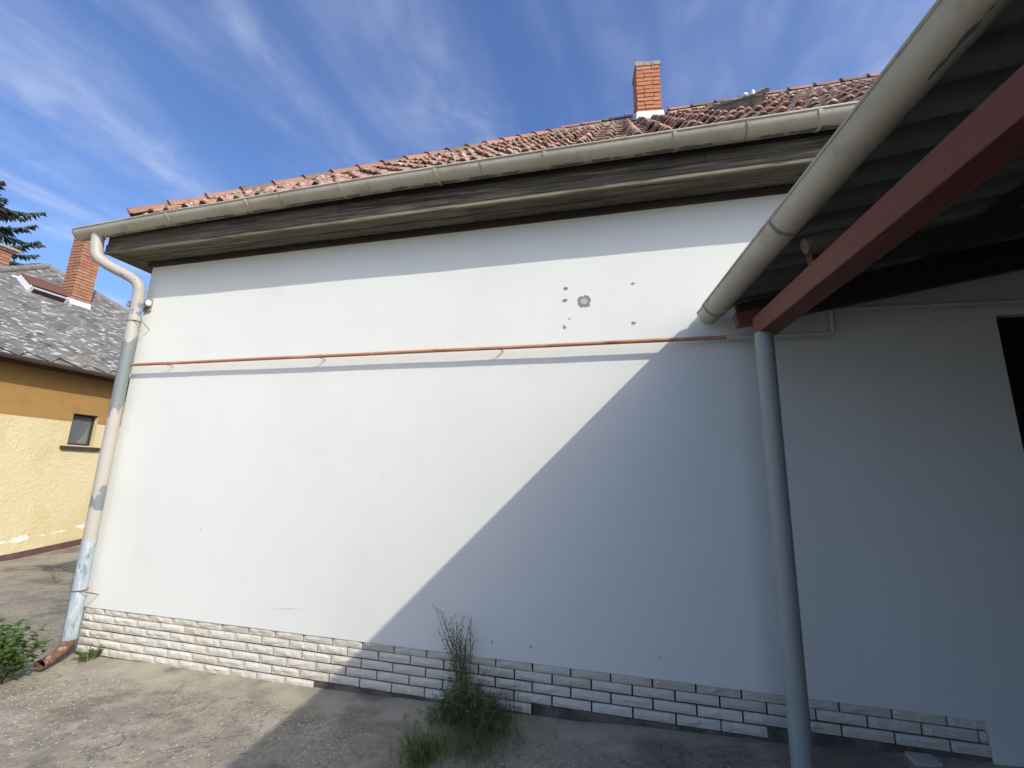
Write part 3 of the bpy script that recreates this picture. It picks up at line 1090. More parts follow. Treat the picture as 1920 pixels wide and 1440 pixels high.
for (dx_, hgt, rad, lab) in ((.05, .045, .028, 'squat white glazed knob on the lid of the roof hatch'), (.17, .07, .020, 'upright white glazed knob beside the squat one on the roof hatch')):
    kb = MB()
    p = hm @ Vector((dx_, -.02, .150))
    prof = [(0, .6), (.25, 1.0), (.55, .95), (.8, .75), (.95, .35), (1, .05)]
    kb.tube([p + Vector((0, 0, hgt * s)) for s, _ in prof], [rad * r for _, r in prof], 10, True, upv=(0, 1, 0))
    ko = part('white_knob', kb, 'white_glaze', None, True)
    tag(ko, lab, 'knob', 'white knobs on the roof hatch')

# ------------------------------------------------------------------ house gutter
gz = [(-5.33, 3.958), (-4.2, 3.985), (-2.0, 4.015), (1.5, 4.002), (6.2, 3.99)]
GY, GR = -.362, .082
gut = thing('eaves_gutter', 'long beige half-round eaves gutter with peeling paint under the roof tiles', 'gutter', (-1, GY, 3.95))


def gwear(p, s):
    # s: 0 .. 1 round the trough, paint gone along the lower back edge and around the straps
    base = max(0, 1 - abs(s - .47) / .17) * .46
    return base + .08


gpts = []
x = -5.33
while x < 6.2:
    gpts.append(Vector((x, GY + .006 * nz(x * .6, 7), lerp_tab(x, gz) + .004 * nz(x * 1.1, 2)))); x += .14
gbm = MB(); gbm.trough(gpts, GR, .004, 16, gwear, math.pi * 1.0, .009)
part('channel', gbm, 'gutter', gut, True)
eb = MB()
c0 = gpts[0]
vs = [c0 + Vector((-.002, 0, 0))] + [c0 + Vector((-.002, -GR * math.cos(math.pi * k / 12), -GR * math.sin(math.pi * k / 12))) for k in range(13)]
vs2 = [v + Vector((-.012, 0, 0)) for v in vs]
eb.add(vs + vs2, [(0, k, k + 1) for k in range(1, 13)] + [(14, 15 + k, 14 + k) for k in range(1, 13)] + [(k, k + 14, k + 15, k + 1) for k in range(1, 13)])
part('end_cap', eb, 'strap', gut)
for bx_, kind in [(-4.14, 1), (-3.24, 1), (-2.88, 0), (-2.28, 1), (-1.42, 1), (-1.04, 0), (-.54, 1), (.38, 1), (.84, 0), (1.27, 1), (2.1, 1)]:
    sb = MB()
    c = Vector((bx_, GY, lerp_tab(bx_, gz)))
    wd = .012 if kind else .004
    n = 14
    vs = []
    for k in range(n + 1):
        t = math.pi * k / n
        for dxx in (-wd, wd):
            for rr in (GR + .001, GR + (.005 if kind else .004)):
                tw = dxx + (.012 * math.sin(t) if kind else 0)
                vs.append(c + Vector((tw, -rr * math.cos(t), -rr * math.sin(t) + (.004 if k == 0 else 0))))
    fs = []
    for k in range(n):
        o = 4 * k
        fs += [(o + 1, o + 5, o + 7, o + 3), (o, o + 1, o + 5, o + 4)[::-1], (o + 2, o + 3, o + 7, o + 6)]
    sb.add(vs, fs, [.0] * len(vs))
    part('strap' if kind else 'seam', sb, 'gutter' if kind else 'strap', gut)

# ------------------------------------------------------------------ downspout
ds = thing('downspout', 'peeling cream and grey downspout with swan neck at the house corner', 'downspout', (-4.72, -.12, 0))
DR = .051


def dwear(i, t, v):
    w_ = 0.05
    z = v.z
    # bare zones high under the neck, a long bare length below the upper clamp and a few flakes
    if 2.30 < z < 2.80: w_ = .62
    elif 2.05 < z <= 2.30: w_ = .62 - (2.30 - z) * 1.2 + (.1 if v.x < -4.73 else -.1)
    elif 2.80 <= z < 2.95: w_ = .62 - (z - 2.8) * 3.2
    elif 3.45 < z < 3.64 and v.z < 3.62: w_ = .47 if v.y > -.30 and v.z < 3.575 - (v.x + 4.98) * .34 else .1
    elif 1.24 < z < 1.46: w_ = .42
    elif 3.10 < z < 3.26: w_ = .40
    if v.x > -4.695 and z < 3.3: w_ += .16
    return w_


top = [(-5.09, -.362, 3.90), (-5.085, -.36, 3.80), (-5.075, -.355, 3.72), (-5.06, -.345, 3.675), (-5.03, -.325, 3.64)]
neck = [(-4.98, -.285, 3.60), (-4.90, -.215, 3.555), (-4.83, -.165, 3.515), (-4.79, -.135, 3.48), (-4.765, -.118, 3.43), (-4.755, -.112, 3.38)]
vert = [(-4.752 + .03 * (3.38 - z) / 3.3, -.112, z) for z in [3.36 - k * .06 for k in range(41)]]
b = MB(); b.tube(top + neck, [DR * 1.02] * 11, 18, True, dwear); part('swan_neck', b, 'downpipe', ds, True)
b = MB(); b.tube([(-4.753, -.112, 3.405)] + vert, [DR * 1.06, DR * 1.0] + [DR] * 40, 18, True, dwear); part('upper_pipe', b, 'downpipe', ds, True)
low = [(-4.730 + .012 * (.96 - z), -.112, z) for z in (.975, .93, .7, .5, .3, .16)]
b = MB(); b.tube(low, [DR * 1.05] * 6, 18); part('lower_pipe', b, 'galv', ds, True)
b = MB(); b.tube([(-4.722, -.113, .20), (-4.720, -.118, .14), (-4.712, -.15, .095), (-4.690, -.21, .070), (-4.655, -.30, .052), (-4.64, -.345, .046)],
                 [DR * .98, DR * .94, DR * .88, DR * .82, DR * .78, DR * .80], 16, False)
part('outlet_shoe', b, 'rust', ds, True)
for zz, mt_ in ((3.06, 'strap'), (.56, 'rust')):
    b = MB()
    xx = -4.752 + .03 * (3.38 - zz) / 3.3 if zz > 1 else -4.725
    ring = [(xx + (DR + .005) * math.cos(t), -.112 + (DR + .005) * math.sin(t), zz + .004 * math.sin(t)) for t in [2 * math.pi * k / 16 for k in range(17)]]
    b.tube(ring, .0045, 6)
    b.tube([(xx + .045, -.15, zz), (xx + .125, -.115, zz - .015), (xx + .075, -.0, zz - .06)], .0042, 6)
    part('clamp', b, mt_, ds, True)

# ------------------------------------------------------------------ corner wall fitting
fx = thing('wall_insulator', 'small pair of round ceramic knobs on the house corner behind the downspout', 'insulator', (-4.8, -.03, 3.25))
b = MB(); b.box(-4.79, -4.70, -.020, .004, 3.20, 3.33); part('back_plate', b, 'strap', fx)
for (c, mt_) in (((-4.700, -.045, 3.275), 'white_glaze'), ((-4.955, -.045, 3.285), 'pink_glaze')):
    b = MB()
    prof = [(-.044, .3), (-.036, .75), (-.018, .98), (.004, 1), (.026, .9), (.040, .6), (.046, .2)]
    b.tube([(c[0], c[1], c[2] + h * .75) for h, _ in prof], [.026 * r for _, r in prof], 12, True, upv=(0, 1, 0))
    part('knob', b, mt_, fx, True)
b = MB(); b.tube([(-4.955, -.045, 3.275), (-4.69, -.052, 3.268)], .008, 6); part('bracket_bar', b, 'strap', fx)

# ------------------------------------------------------------------ gas pipe along the wall
gp = thing('gas_pipe', 'thin rust-coloured pipe running level along the white house wall', 'pipe', (-1.9, -.07, 2.61))
PY = -.07
b = MB()
b.tube([(x, PY + .004 * nz(x * .8, 5), 2.618 - .002 * (x + 4.7) + .005 * nz(x * .7, 9)) for x in [-4.72 + .18 * k for k in range(30)] + [.70]], .0145, 10)
part('rusty_run', b, 'pipe_rust', gp, True)
b = MB()
b.tube([(.69, PY, 2.606), (.74, PY, 2.606), (1.30, PY, 2.597), (1.325, PY, 2.600), (1.335, PY, 2.62), (1.340, PY, 2.735), (1.347, PY, 2.757), (1.37, PY, 2.765), (2.4, PY, 2.745), (4.5, PY, 2.74)],
       [.0155] * 10, 10)
part('painted_run', b, 'pipe_white', gp, True)
for xx in (-4.28, -2.57, -.94, .70, 1.9):
    b = MB()
    zz = 2.617 - .002 * (xx + 4.7) if xx < 1.3 else 2.753
    b.tube([(xx + .001, PY, zz), (xx + .012, PY, zz)], .0185, 10)
    b.tube([(xx + .006, PY + .012, zz - .010), (xx + .006, .004, zz - .012)], .0045, 6)
    part('clip', b, 'pipe_white' if xx > .5 else 'pipe_rust', gp, True)

# ------------------------------------------------------------------ carport
G1, G2 = Vector((.595, -.10, 2.795)), Vector((.963, -2.019, 2.948))
gd = (G2 - G1) / 1.919


def gut_at(y):
    return G1 + gd * (-.10 - y)


def sheet_z(x, y):
    return 2.712 + .187 * x - .0438 * y


cp = thing('carport', 'lean-to carport with dark corrugated sheet roof, red beam and blue-grey post', 'carport', (2.4, -2.5, .2))
CY1 = -7.4


def roof_sheet(y0, y1):
    b = MB()
    # trapezoid ribs along the slope
    prof = []
    per = .175
    y = y0
    while y > y1 + .01:
        for f, h in ((0, 0), (.30, 0), (.45, .05), (.75, .05), (.90, .0)):
            prof.append((y - f * per, h))
        y -= per
    prof.append((y1 - .02, 0))
    vs, fs = [], []
    for y, h in prof:
        x0 = gut_at(y).x + .032
        for x in (x0, 2.0, 4.0, 6.4):
            yy = y + .10 * (x - x0)
            yy = min(yy, .02)
            vs.append((x, yy, sheet_z(x, yy) + h))
        for x in (x0, 2.0, 4.0, 6.4):
            yy = min(y + .10 * (x - x0), .02)
            vs.append((x, yy, sheet_z(x, yy) + h + .004))
    for i in range(len(prof) - 1):
        for k in range(3):
            a = i * 8 + k
            fs.append((a, a + 1, a + 9, a + 8))
            fs.append((a + 4, a + 12, a + 13, a + 5))
        fs.append((i * 8, i * 8 + 8, i * 8 + 12, i * 8 + 4))
    b.add(vs, fs)
    return b


y = .02
while y > CY1:
    part('roof_sheet', roof_sheet(y, y - 1.05), 'sheet', cp)
    y -= 1.05
# near beam on post
B0 = Vector((.780 + .06, -.36, 2.510 + .06))
bdir = Vector((.08, -1, -.02))
b = MB(); b.bar(B0 - bdir * .0, B0 + bdir * 6.9, .12, .12)
part('beam', b, 'redbeam', cp)
b = MB()
PX, PYY = .822, -.425
b.tube([(PX - .012, PYY, .05), (PX - .006, PYY, 1.2), (PX, PYY, 2.513)], .0515, 24, True)
part('post', b, 'post', cp, True)
b = MB(); b.tube([(1.33, -6.2, .0), (1.33, -6.2, 2.40)], .047, 20); part('post', b, 'post', cp, True)
# rafters across the beam, up the slope
for yy, mt_, x0, hh in ((-.28, 'redbeam', .705, .09), (-1.03, 'log', .865, .10), (-1.95, 'darkwood', 1.16, .1), (-2.9, 'darkwood', 1.16, .1), (-3.9, 'darkwood', 1.16, .1), (-4.9, 'darkwood', 1.3, .1), (-5.9, 'darkwood', 1.5, .1), (-6.9, 'darkwood', 1.6, .1)):
    zb_ = B0.z + .06 + bdir.z * (-.36 - yy) + hh / 2 + .001
    a = Vector((x0, yy, zb_ - .187 * (.86 - x0)))
    e = Vector((6.3, yy + .25, zb_ + .187 * (6.3 - .86)))
    if mt_ == 'log':
        b = MB(); b.tube([a + Vector((-.0, 0, .085)), a + Vector((.02, 0, .09)), a + Vector((.3, .02, .14))], [.040, .048, .050], 12, True)
        part('rafter_end', b, 'log', cp, True)
        b = MB(); b.bar(a + Vector((.05, .09, .05)), a + Vector((.3, .1, .09)), .06, hh * .7); part('rafter_end', b, 'redbeam', cp)
        b = MB(); b.bar(a + Vector((.3, .1, .06)), e, .06, hh); part('rafter', b, 'darkwood', cp)
    else:
        b = MB()
        if mt_ == 'redbeam':
            f_ = a.lerp(e, .045)
            b.bar(a, f_, .07, hh); part('rafter_end', b, mt_, cp)
            b = MB(); b.bar(f_ + Vector((0, .01, 0)), e, .06, hh); part('rafter', b, 'darkwood', cp)  # rest of the red rafter, coloured dark to stand for shade under the sheets
        else:
            b.bar(a, e, .07, hh); part('rafter', b, mt_, cp)
# battens along the carport between rafters and sheets, ledger on the house wall
for xx in (1.9, 3.0, 4.1, 5.2, 6.2):
    b = MB()
    b.bar((xx, -.1, sheet_z(xx, -.1) - .045), (xx + .6, CY1, sheet_z(xx + .6, CY1) - .045), .06, .06)
    part('batten', b, 'darkwood', cp)
b = MB(); b.bar((.78, -.05, sheet_z(.78, 0) - .082), (6.3, -.05, sheet_z(6.3, 0) - .082), .07, .13)
part('ledger', b, 'darkwood', cp)
b = MB(); b.bar((3.4, -.4, 3.12), (3.9, CY1, 3.24), .12, .12); part('beam', b, 'redbeam', cp)
# unseen boards added along sides and rear to keep light out of the carport
for k in range(13):
    y0 = -.05 - k * .56
    boxpart('added_side_board', 'darkwood', cp, 6.30, 6.33, y0 - .559, y0, .1, sheet_z(6.3, y0) - .01)
for k in range(10):
    x0 = 1.6 + k * .47
    boxpart('added_rear_board', 'darkwood', cp, x0, x0 + .468, CY1 - .03, CY1, .0, sheet_z(x0, CY1) - .01)
for k in range(6):  # left side behind the camera, also added to block light
    y0 = -3.5 - k * .65
    xg = gut_at(y0).x + .1
    boxpart('added_side_board', 'darkwood', cp, xg, xg + .03, y0 - .648, y0, .0, sheet_z(xg, y0) - .06)

# carport gutter
cg = thing('carport_gutter', 'wide beige half-round gutter along the carport edge with grey bare patches', 'gutter', G1)
E0 = gut_at(-.185)


def cgwear(p, s):
    d = (p - G1).length
    w_ = .06 + max(0, 1 - abs(s - .24) / .20) * .44
    if .78 < d < 1.15: w_ += max(0, 1 - abs(s - .32) / .16) * .24
    if 1.75 < d < 2.2: w_ += max(0, 1 - abs(s - .50) / .14) * .50
    if d < .45: w_ += max(0, 1 - abs(s - .32) / .14) * .14
    return w_


pts = [gut_at(-.185 - k * .09) for k in range(82)]
b = MB(); b.trough(pts, .0845, .004, 20, cgwear, math.pi, .008); part('channel', b, 'gutter', cg, True)
pts = [gut_at(-.06 - k * .045) for k in range(4)]
b = MB(); b.trough(pts, .079, .004, 20, lambda p, s: .05, math.pi, .007); part('end_section', b, 'gutter', cg, True)
b = MB()
c0 = gut_at(-.058)
sd = gd.normalized().cross(Vector((0, 0, 1))).normalized()
vs = [c0] + [c0 + sd * (.079 * math.cos(math.pi + math.pi * k / 14)) + Vector((0, 0, .079 * math.sin(math.pi + math.pi * k / 14))) for k in range(15)]
b.add(vs, [(0, k, k + 1) for k in range(1, 15)])
b.add([v + Vector((0, .006, 0)) for v in vs], [(0, k + 1, k) for k in range(1, 15)])
part('end_cap', b, 'gutter', cg)
for yy in (-.195, -1.079, -2.6):
    c0, c1 = gut_at(yy), gut_at(yy - .014)
    b = MB(); b.trough([c0, c1], .089, .006, 20, None, math.pi, 0)
    part('joint_ring', b, 'strap', cg, True)

# ------------------------------------------------------------------ neighbouring house
NX = -10.53
nh_ = thing('neighbour_house', 'yellow and ochre rendered house with lichened grey slate hip roof', 'house', (NX, 4.2, 0))
nwb = MB()
NY0, NY1 = -.55, 8.9
nyy = [NY0 + (NY1 - NY0) * i / 60 for i in range(61)]
wy0, wy1, wz0, wz1 = 3.075, 3.52, 2.05, 2.665
ny_ = sorted(set([NY0 + .25 * i for i in range(15)] + [wy0, wy1] + [wy1 + .3 * i for i in range(1, 18)] + [NY1]))
nz_l = [-.1, .1, .2, .26, .32, .38, .46, .6, 1.0, 1.5, wz0, wz1 - .165 + .0, wz1]


def grid_wall(mb, zlist, hole=True):
    vs, ws = [], []
    for z in zlist:
        for yv in ny_:
            vs.append((NX + .006 * nz(yv * 1.3, z * 1.3, 2), yv, z))
            zg = ground_z(NX, yv)
            ws.append(max(0, 1 - abs(z - zg - .33 - .05 * nz(yv * 2, 1)) / .22) * .48)
    n_ = len(ny_)
    fs = []
    for j in range(len(zlist) - 1):
        for i in range(n_ - 1):
            if hole and ny_[i] >= wy0 - 1e-6 and ny_[i + 1] <= wy1 + 1e-6 and zlist[j] >= wz0 - 1e-6 and zlist[j + 1] <= wz1 + 1e-6:
                continue
            fs.append((j * n_ + i, j * n_ + i + 1, (j + 1) * n_ + i + 1, (j + 1) * n_ + i))
    mb.add(vs, fs, ws)


grid_wall(nwb, [-.1, .1, .2, .26, .32, .38, .46, .6, 1.0, 1.5, wz0, 2.50])
# reveals
nwb.add([(NX, wy0, wz0), (NX - .16, wy0, wz0), (NX - .16, wy0, wz1), (NX, wy0, wz1), (NX, wy1, wz0), (NX - .16, wy1, wz0), (NX - .16, wy1, wz1), (NX, wy1, wz1)],
        [(0, 1, 2, 3), (5, 4, 7, 6), (3, 2, 6, 7), (1, 0, 4, 5)])
nwb.add([(NX - 9, NY0, -.1), (NX, NY0, -.1), (NX, NY0, 3.5), (NX - 9, NY0, 3.5)], [(0, 1, 2, 3)])
nwb.add([(NX - 9, NY1, -.1), (NX, NY1, -.1), (NX, NY1, 3.5), (NX - 9, NY1, 3.5)], [(3, 2, 1, 0)])
part('wall', nwb, 'yellow', nh_)
ob_ = MB()
grid_wall(ob_, [2.50, wz1, 3.0, 3.6])
ob_.v = [(v[0] + .003, v[1], v[2]) for v in ob_.v]
ob_.w = [0] * len(ob_.v)
part('upper_band', ob_, 'ochre', nh_)
b = MB()
vs = []
for yv in ny_:
    zg = ground_z(NX, yv)
    vs += [(NX + .03, yv, zg - .15), (NX + .03, yv, zg + .105), (NX - .02, yv, zg + .115)]
b.add(vs, [(3 * i + k, 3 * i + 3 + k, 3 * i + 4 + k, 3 * i + 1 + k) for i in range(len(ny_) - 1) for k in (0, 1)])
part('plinth', b, 'maroon', nh_)
# window
b = MB()
fx0, fx1 = NX - .15, NX - .10
b.box(fx0, fx1, wy0 + .001, wy0 + .035, wz0 + .002, wz1 - .002)
b.box(fx0, fx1, wy1 - .035, wy1 - .001, wz0 + .002, wz1 - .002)
b.box(fx0, fx1, wy0 + .035, wy1 - .035, wz0 + .002, wz0 + .037)
b.box(fx0, fx1, wy0 + .035, wy1 - .035, wz1 - .04, wz1 - .002)
win = part('window', b, 'win_frame', nh_)
boxpart('pane', 'glass', win, NX - .13, NX - .125, wy0 + .036, wy1 - .036, wz0 + .038, wz1 - .041)
b = MB()
cv = [(NX - .165, wy1 - .04, wz0 + .05), (NX - .165, wy1 - .20, wz0 + .05), (NX - .17, wy1 - .16, wz0 + .12), (NX - .165, wy1 - .11, wz0 + .22), (NX - .165, wy1 - .05, wz0 + .40), (NX - .165, wy1 - .04, wz0 + .45)]
b.add(cv, [tuple(range(6))]); part('curtain', b, 'curtain', win)
b = MB()
b.box(NX - 1.0, NX - .96, wy0 - .3, wy1 + .3, wz0 - .3, wz1 + .3)
b.box(NX - .96, NX - .17, wy0 - .3, wy0 - .27, wz0 - .3, wz1 + .3)
b.box(NX - .96, NX - .17, wy1 + .27, wy1 + .3, wz0 - .3, wz1 + .3)
b.box(NX - .96, NX - .17, wy0 - .27, wy1 + .27, wz0 - .3, wz0 - .27)
b.box(NX - .96, NX - .17, wy0 - .27, wy1 + .27, wz1 + .27, wz1 + .3)
part('dark_room', b, 'room', win)
boxpart('sill', 'sill', win, NX - .10, NX + .055, wy0 - .11, wy1 + .11, wz0 - .085, wz0 - .025)
# eaves
boxpart('eaves_board', 'darkwood', nh_, NX, -10.24, NY0 - .3, NY1 + .3, 3.40, 3.43)
ngut = MB()
ngut.trough([(-10.155, -.9 + .25 * k, 3.475 + .0 * k) for k in range(41)], .065, .004, 12, None, math.pi, .008)
ng = part('gutter', ngut, 'brown_gutter', nh_, True)
for yv in (1.0, 1.85, 2.72, 3.6, 4.5):
    b = MB(); b.trough([(-10.155, yv, 3.475), (-10.155, yv + .03, 3.475)], .069, .005, 12, None, math.pi, 0); part('gutter_strap', b, 'brown_gutter', ng)
# roof planes
AP = Vector((-14.5, 4.18, 6.69))
NE = 3.50
NT = .745
hw = 5.03
c1, c2 = Vector((-10.2, AP.y - hw, NE)), Vector((-10.2, AP.y + hw, NE))
b = MB()
b.add([c1, c2, AP, (-22, AP.y, AP.z), (-22, c1.y, NE), (-22, c2.y, NE)], [(0, 1, 2), (4, 0, 2, 3), (1, 5, 3, 2)])
nroof = part('roof', b, 'slate', nh_)
NLn = math.sqrt(1 + NT * NT)
us = Vector((-1, 0, NT)) / NLn
nn_ = Vector((NT, 0, 1)) / NLn
ey = Vector((0, 1, 0))


def diamond(seed):
    r = random.Random(seed)
    b = MB()
    a, h = .262, .262
    vs = []
    for th in (.0, .007):
        for (p_, q_) in ((0, -h + .03), (.03 - a, 0), (-a, .02), (-.02, h), (.02, h), (a, .02), (a - .03, 0), (.03, -h + .03)):
            vs.append((p_ + r.uniform(-.004, .004), q_ + r.uniform(-.004, .004), th))
    fs = [tuple(range(8, 16))[::-1], tuple(range(8))] + [(k, (k + 1) % 8, (k + 1) % 8 + 8, k + 8) for k in range(8)]
    b.add(vs, fs)
    me = b.mesh('slate')
    me.materials.append(MAT['slate'])
    return me


dia = [diamond(i) for i in range(4)]
base_m = Matrix((ey, us, nn_)).transposed()
cnt = []
j = 0
while j * .222 < 5.2:
    s = .19 + j * .222
    half = hw * (1 - s / ((14.5 - 10.2) * NLn)) + .05
    i = -14
    while i <= 14:
        yo = i * .47 + (.235 if j % 2 else 0)
        if abs(yo) < half:
            cnt.append((j, yo, s))
        i += 1
    j += 1


def slate_key(c):
    yv = AP.y + c[1]
    return 0 if .2 < yv < 6.9 else 1


cnt.sort(key=lambda c: (slate_key(c), c[2]))
rb2 = MB()
for k, (j, yo, s) in enumerate(cnt):
    p = Vector((-10.2, AP.y + yo, NE)) + us * s + nn_ * (.016 + rnd.uniform(0, .006))
    mrot = base_m.to_4x4() @ Matrix.Rotation(-.028 + rnd.uniform(-.012, .01), 4, 'X') @ Matrix.Rotation(rnd.uniform(-.015, .015), 4, 'Z')
    if k < 298:
        piece('slate', dia[k % 4], nroof, p, mrot.to_euler())
    else:
        mm = Matrix.Translation(p) @ mrot
        me = dia[k % 4]
        rb2.add([mm @ v.co for v in me.vertices], [tuple(f.vertices) for f in me.polygons])
if rb2.v:
    o = part('slate_field', rb2, 'slate', nroof); o["kind"] = "stuff"
# hip caps
for tgt in (c1, c2):
    dd = (tgt - AP)
    L_ = dd.length
    dd.normalize()
    k = 0
    while k * .42 < L_:
        b = MB()
        p0 = AP + dd * (k * .42) + Vector((0, 0, .02)); p1 = AP + dd * min(L_, (k * .42 + .45)) + Vector((0, 0, .012))
        b.tube([p0, p1], [.085, .10], 10, True)
        part('hip_cap', b, 'slate_ridge', nroof, True)
        k += 1
b = MB(); b.tube([AP + Vector((.05, 0, .02)), (-22, AP.y, AP.z + .02)], .09, 10); part('hip_cap', b, 'slate_ridge', nroof, True)
# chimneys
ch1 = chimney(nh_, 'chimney', -12.99, 4.065, 4.9, 7.36, .41, .41, 0.0, 'old_brick', .078)
b = MB(); b.box(-.235, .235, -.235, .235, 7.362, 7.41); b.box(-.17, .17, -.17, .17, 7.41, 7.45); part('cap', b, 'lichen_cap', ch1)
b = MB()
b.add([(.22, -.225, 5.36), (.22, .23, 5.36), (.21, .212, 5.57), (.21, -.212, 5.57), (-.22, -.22, 5.70), (-.21, -.212, 5.87)],
      [(0, 1, 2, 3), (4, 0, 3, 5)])
part('flashing', b, 'flashing', ch1)
ch2 = chimney(nh_, 'chimney', -13.67, 2.78, 5.2, 6.36, .42, .42, 0.0, 'old_brick', .078)
b = MB(); b.box(-.25, .25, -.25, .25, 6.362, 6.41); b.box(-.30, .30, -.30, .30, 6.41, 6.46); part('cap', b, 'lichen_cap', ch2)
# skylight
sky_m = Matrix.Translation(Vector((-10.2, 3.38, NE)) + us * 3.38) @ base_m.to_4x4()
b = MB(); b.box(-.34, .34, -.26, -.235, 0, .16); b.box(-.36, -.335, -.26, .30, 0, .17); b.box(.335, .36, -.26, .30, 0, .17); b.box(-.34, .34, .27, .30, 0, .17)
b.v = [tuple(sky_m @ Vector(v)) for v in b.v]
skl = part('skylight', b, 'flashing', nh_)
b = MB(); b.box(-.37, .37, -.20, .32, .172, .19); b.v = [tuple(sky_m @ Vector(v)) for v in b.v]; part('lid', b, 'brown_metal', skl)
b = MB(); b.box(-.30, .30, -.268, -.262, .03, .13); b.v = [tuple(sky_m @ Vector(v)) for v in b.v]; part('pane', b, 'win_frame', skl)
b = MB(); b.box(-.42, .42, .322, .40, .03, .05); b.v = [tuple(sky_m @ Vector(v)) for v in b.v]; part('flashing', b, 'flashing', skl)

# ------------------------------------------------------------------ spruce behind the neighbouring house
sp = thing('spruce_tree', 'dark green spruce with drooping branches behind the neighbouring roof', 'tree', (-25.4, 7.0, 0))
tb = MB(); tb.tube([(-25.4, 7.0, 0), (-25.35, 7.05, 5), (-25.4, 7.0, 9), (-25.4, 7.0, 13.2)], [.28, .20, .11, .02], 10)
part('trunk', tb, 'bark', sp, True)
cb_, tw_ = MB(), MB()
r2 = random.Random(11)
h = 3.0
while h < 13.0:
    R_ = 3.35 * (1 - (h / 13.8) ** 6) ** .5
    nb = 8
    off = r2.uniform(0, 6.28)
    for k in range(nb):
        a = off + 6.283 * k / nb + r2.uniform(-.25, .25)
        Lb = R_ * r2.uniform(.75, 1.1)
        d = Vector((math.cos(a), math.sin(a), 0))
        base = Vector((-25.4, 7.0, h + r2.uniform(-.15, .15)))
        sag = r2.uniform(.10, .25)
        pts = [base + d * (Lb * t) + Vector((0, 0, -sag * Lb * math.sin(t * 2.6) + .10 * Lb * t * t)) for t in (0, .25, .5, .75, 1)]
        tw_.tube(pts, [.035, .026, .018, .011, .004], 5)
        nsp = int(Lb * 11)
        sidev = Vector((-d.y, d.x, 0))
        for q in range(nsp):
            t = .12 + .88 * q / nsp
            i0 = min(3, int(t * 4)); f_ = t * 4 - i0
            c = pts[i0].lerp(pts[i0 + 1], f_)
            for sgn in (-1, 1, 0):
                ln = (.62 * (1 - t) + .20) * r2.uniform(.6, 1.15) * (1 if sgn else .6)
                dv = (d * r2.uniform(.35, .9) + sidev * sgn * r2.uniform(.4, .9) + Vector((0, 0, -r2.uniform(.15, .9)))).normalized()
                w_ = r2.uniform(.04, .075)
                n1 = dv.cross(Vector((r2.uniform(-1, 1), r2.uniform(-1, 1), r2.uniform(-.5, 1)))).normalized() * w_
                n2 = dv.cross(n1).normalized() * w_
                e = c + dv * ln
                mid = c + dv * ln * .45
                cb_.add([c, mid + n1, e, mid - n1], [(0, 1, 2, 3)])
                cb_.add([c, mid + n2, e, mid - n2], [(0, 1, 2, 3)])
    h += .78
part('branch_wood', tw_, 'bark', sp)
o = part('crown', cb_, 'needle', sp)

# ------------------------------------------------------------------ plants


def leaf(mb, p, d, n, L, w):
    d = d.normalized()
    s = d.cross(n).normalized()
    n = s.cross(d)
    mb.add([p, p + d * L * .35 + s * w * .5 + n * L * .05, p + d * L * .7 + s * w * .42, p + d * L - n * L * .12, p + d * L * .7 - s * w * .42, p + d * L * .35 - s * w * .5 + n * L * .05, p + d * L * .5 - n * L * .02],
           [(0, 1, 6), (1, 2, 6), (2, 3, 6), (3, 4, 6), (4, 5, 6), (5, 0, 6)])


def blade(mb, p, d, L, w, droop, r):
    side = Vector((-d.y, d.x, 0)); side = side.normalized() if side.length > 1e-4 else Vector((1, 0, 0))
    prev = None
    vs = []
    for k in range(5):
        t = k / 4
        q = p + d * (L * t) + Vector((d.x, d.y, 0)) * (droop * L * t * t) - Vector((0, 0, 1)) * (droop * L * .8 * t * t * t)
        ww = w * (1 - t) ** .6 * .5 + .0003
        vs += [q - side * ww, q + side * ww]
    mb.add(vs, [(2 * k, 2 * k + 1, 2 * k + 3, 2 * k + 2) for k in range(4)])


def rdir(r, up_lo, up_hi):
    a = r.uniform(0, 6.283)
    return Vector((math.cos(a), math.sin(a), r.uniform(up_lo, up_hi))).normalized()


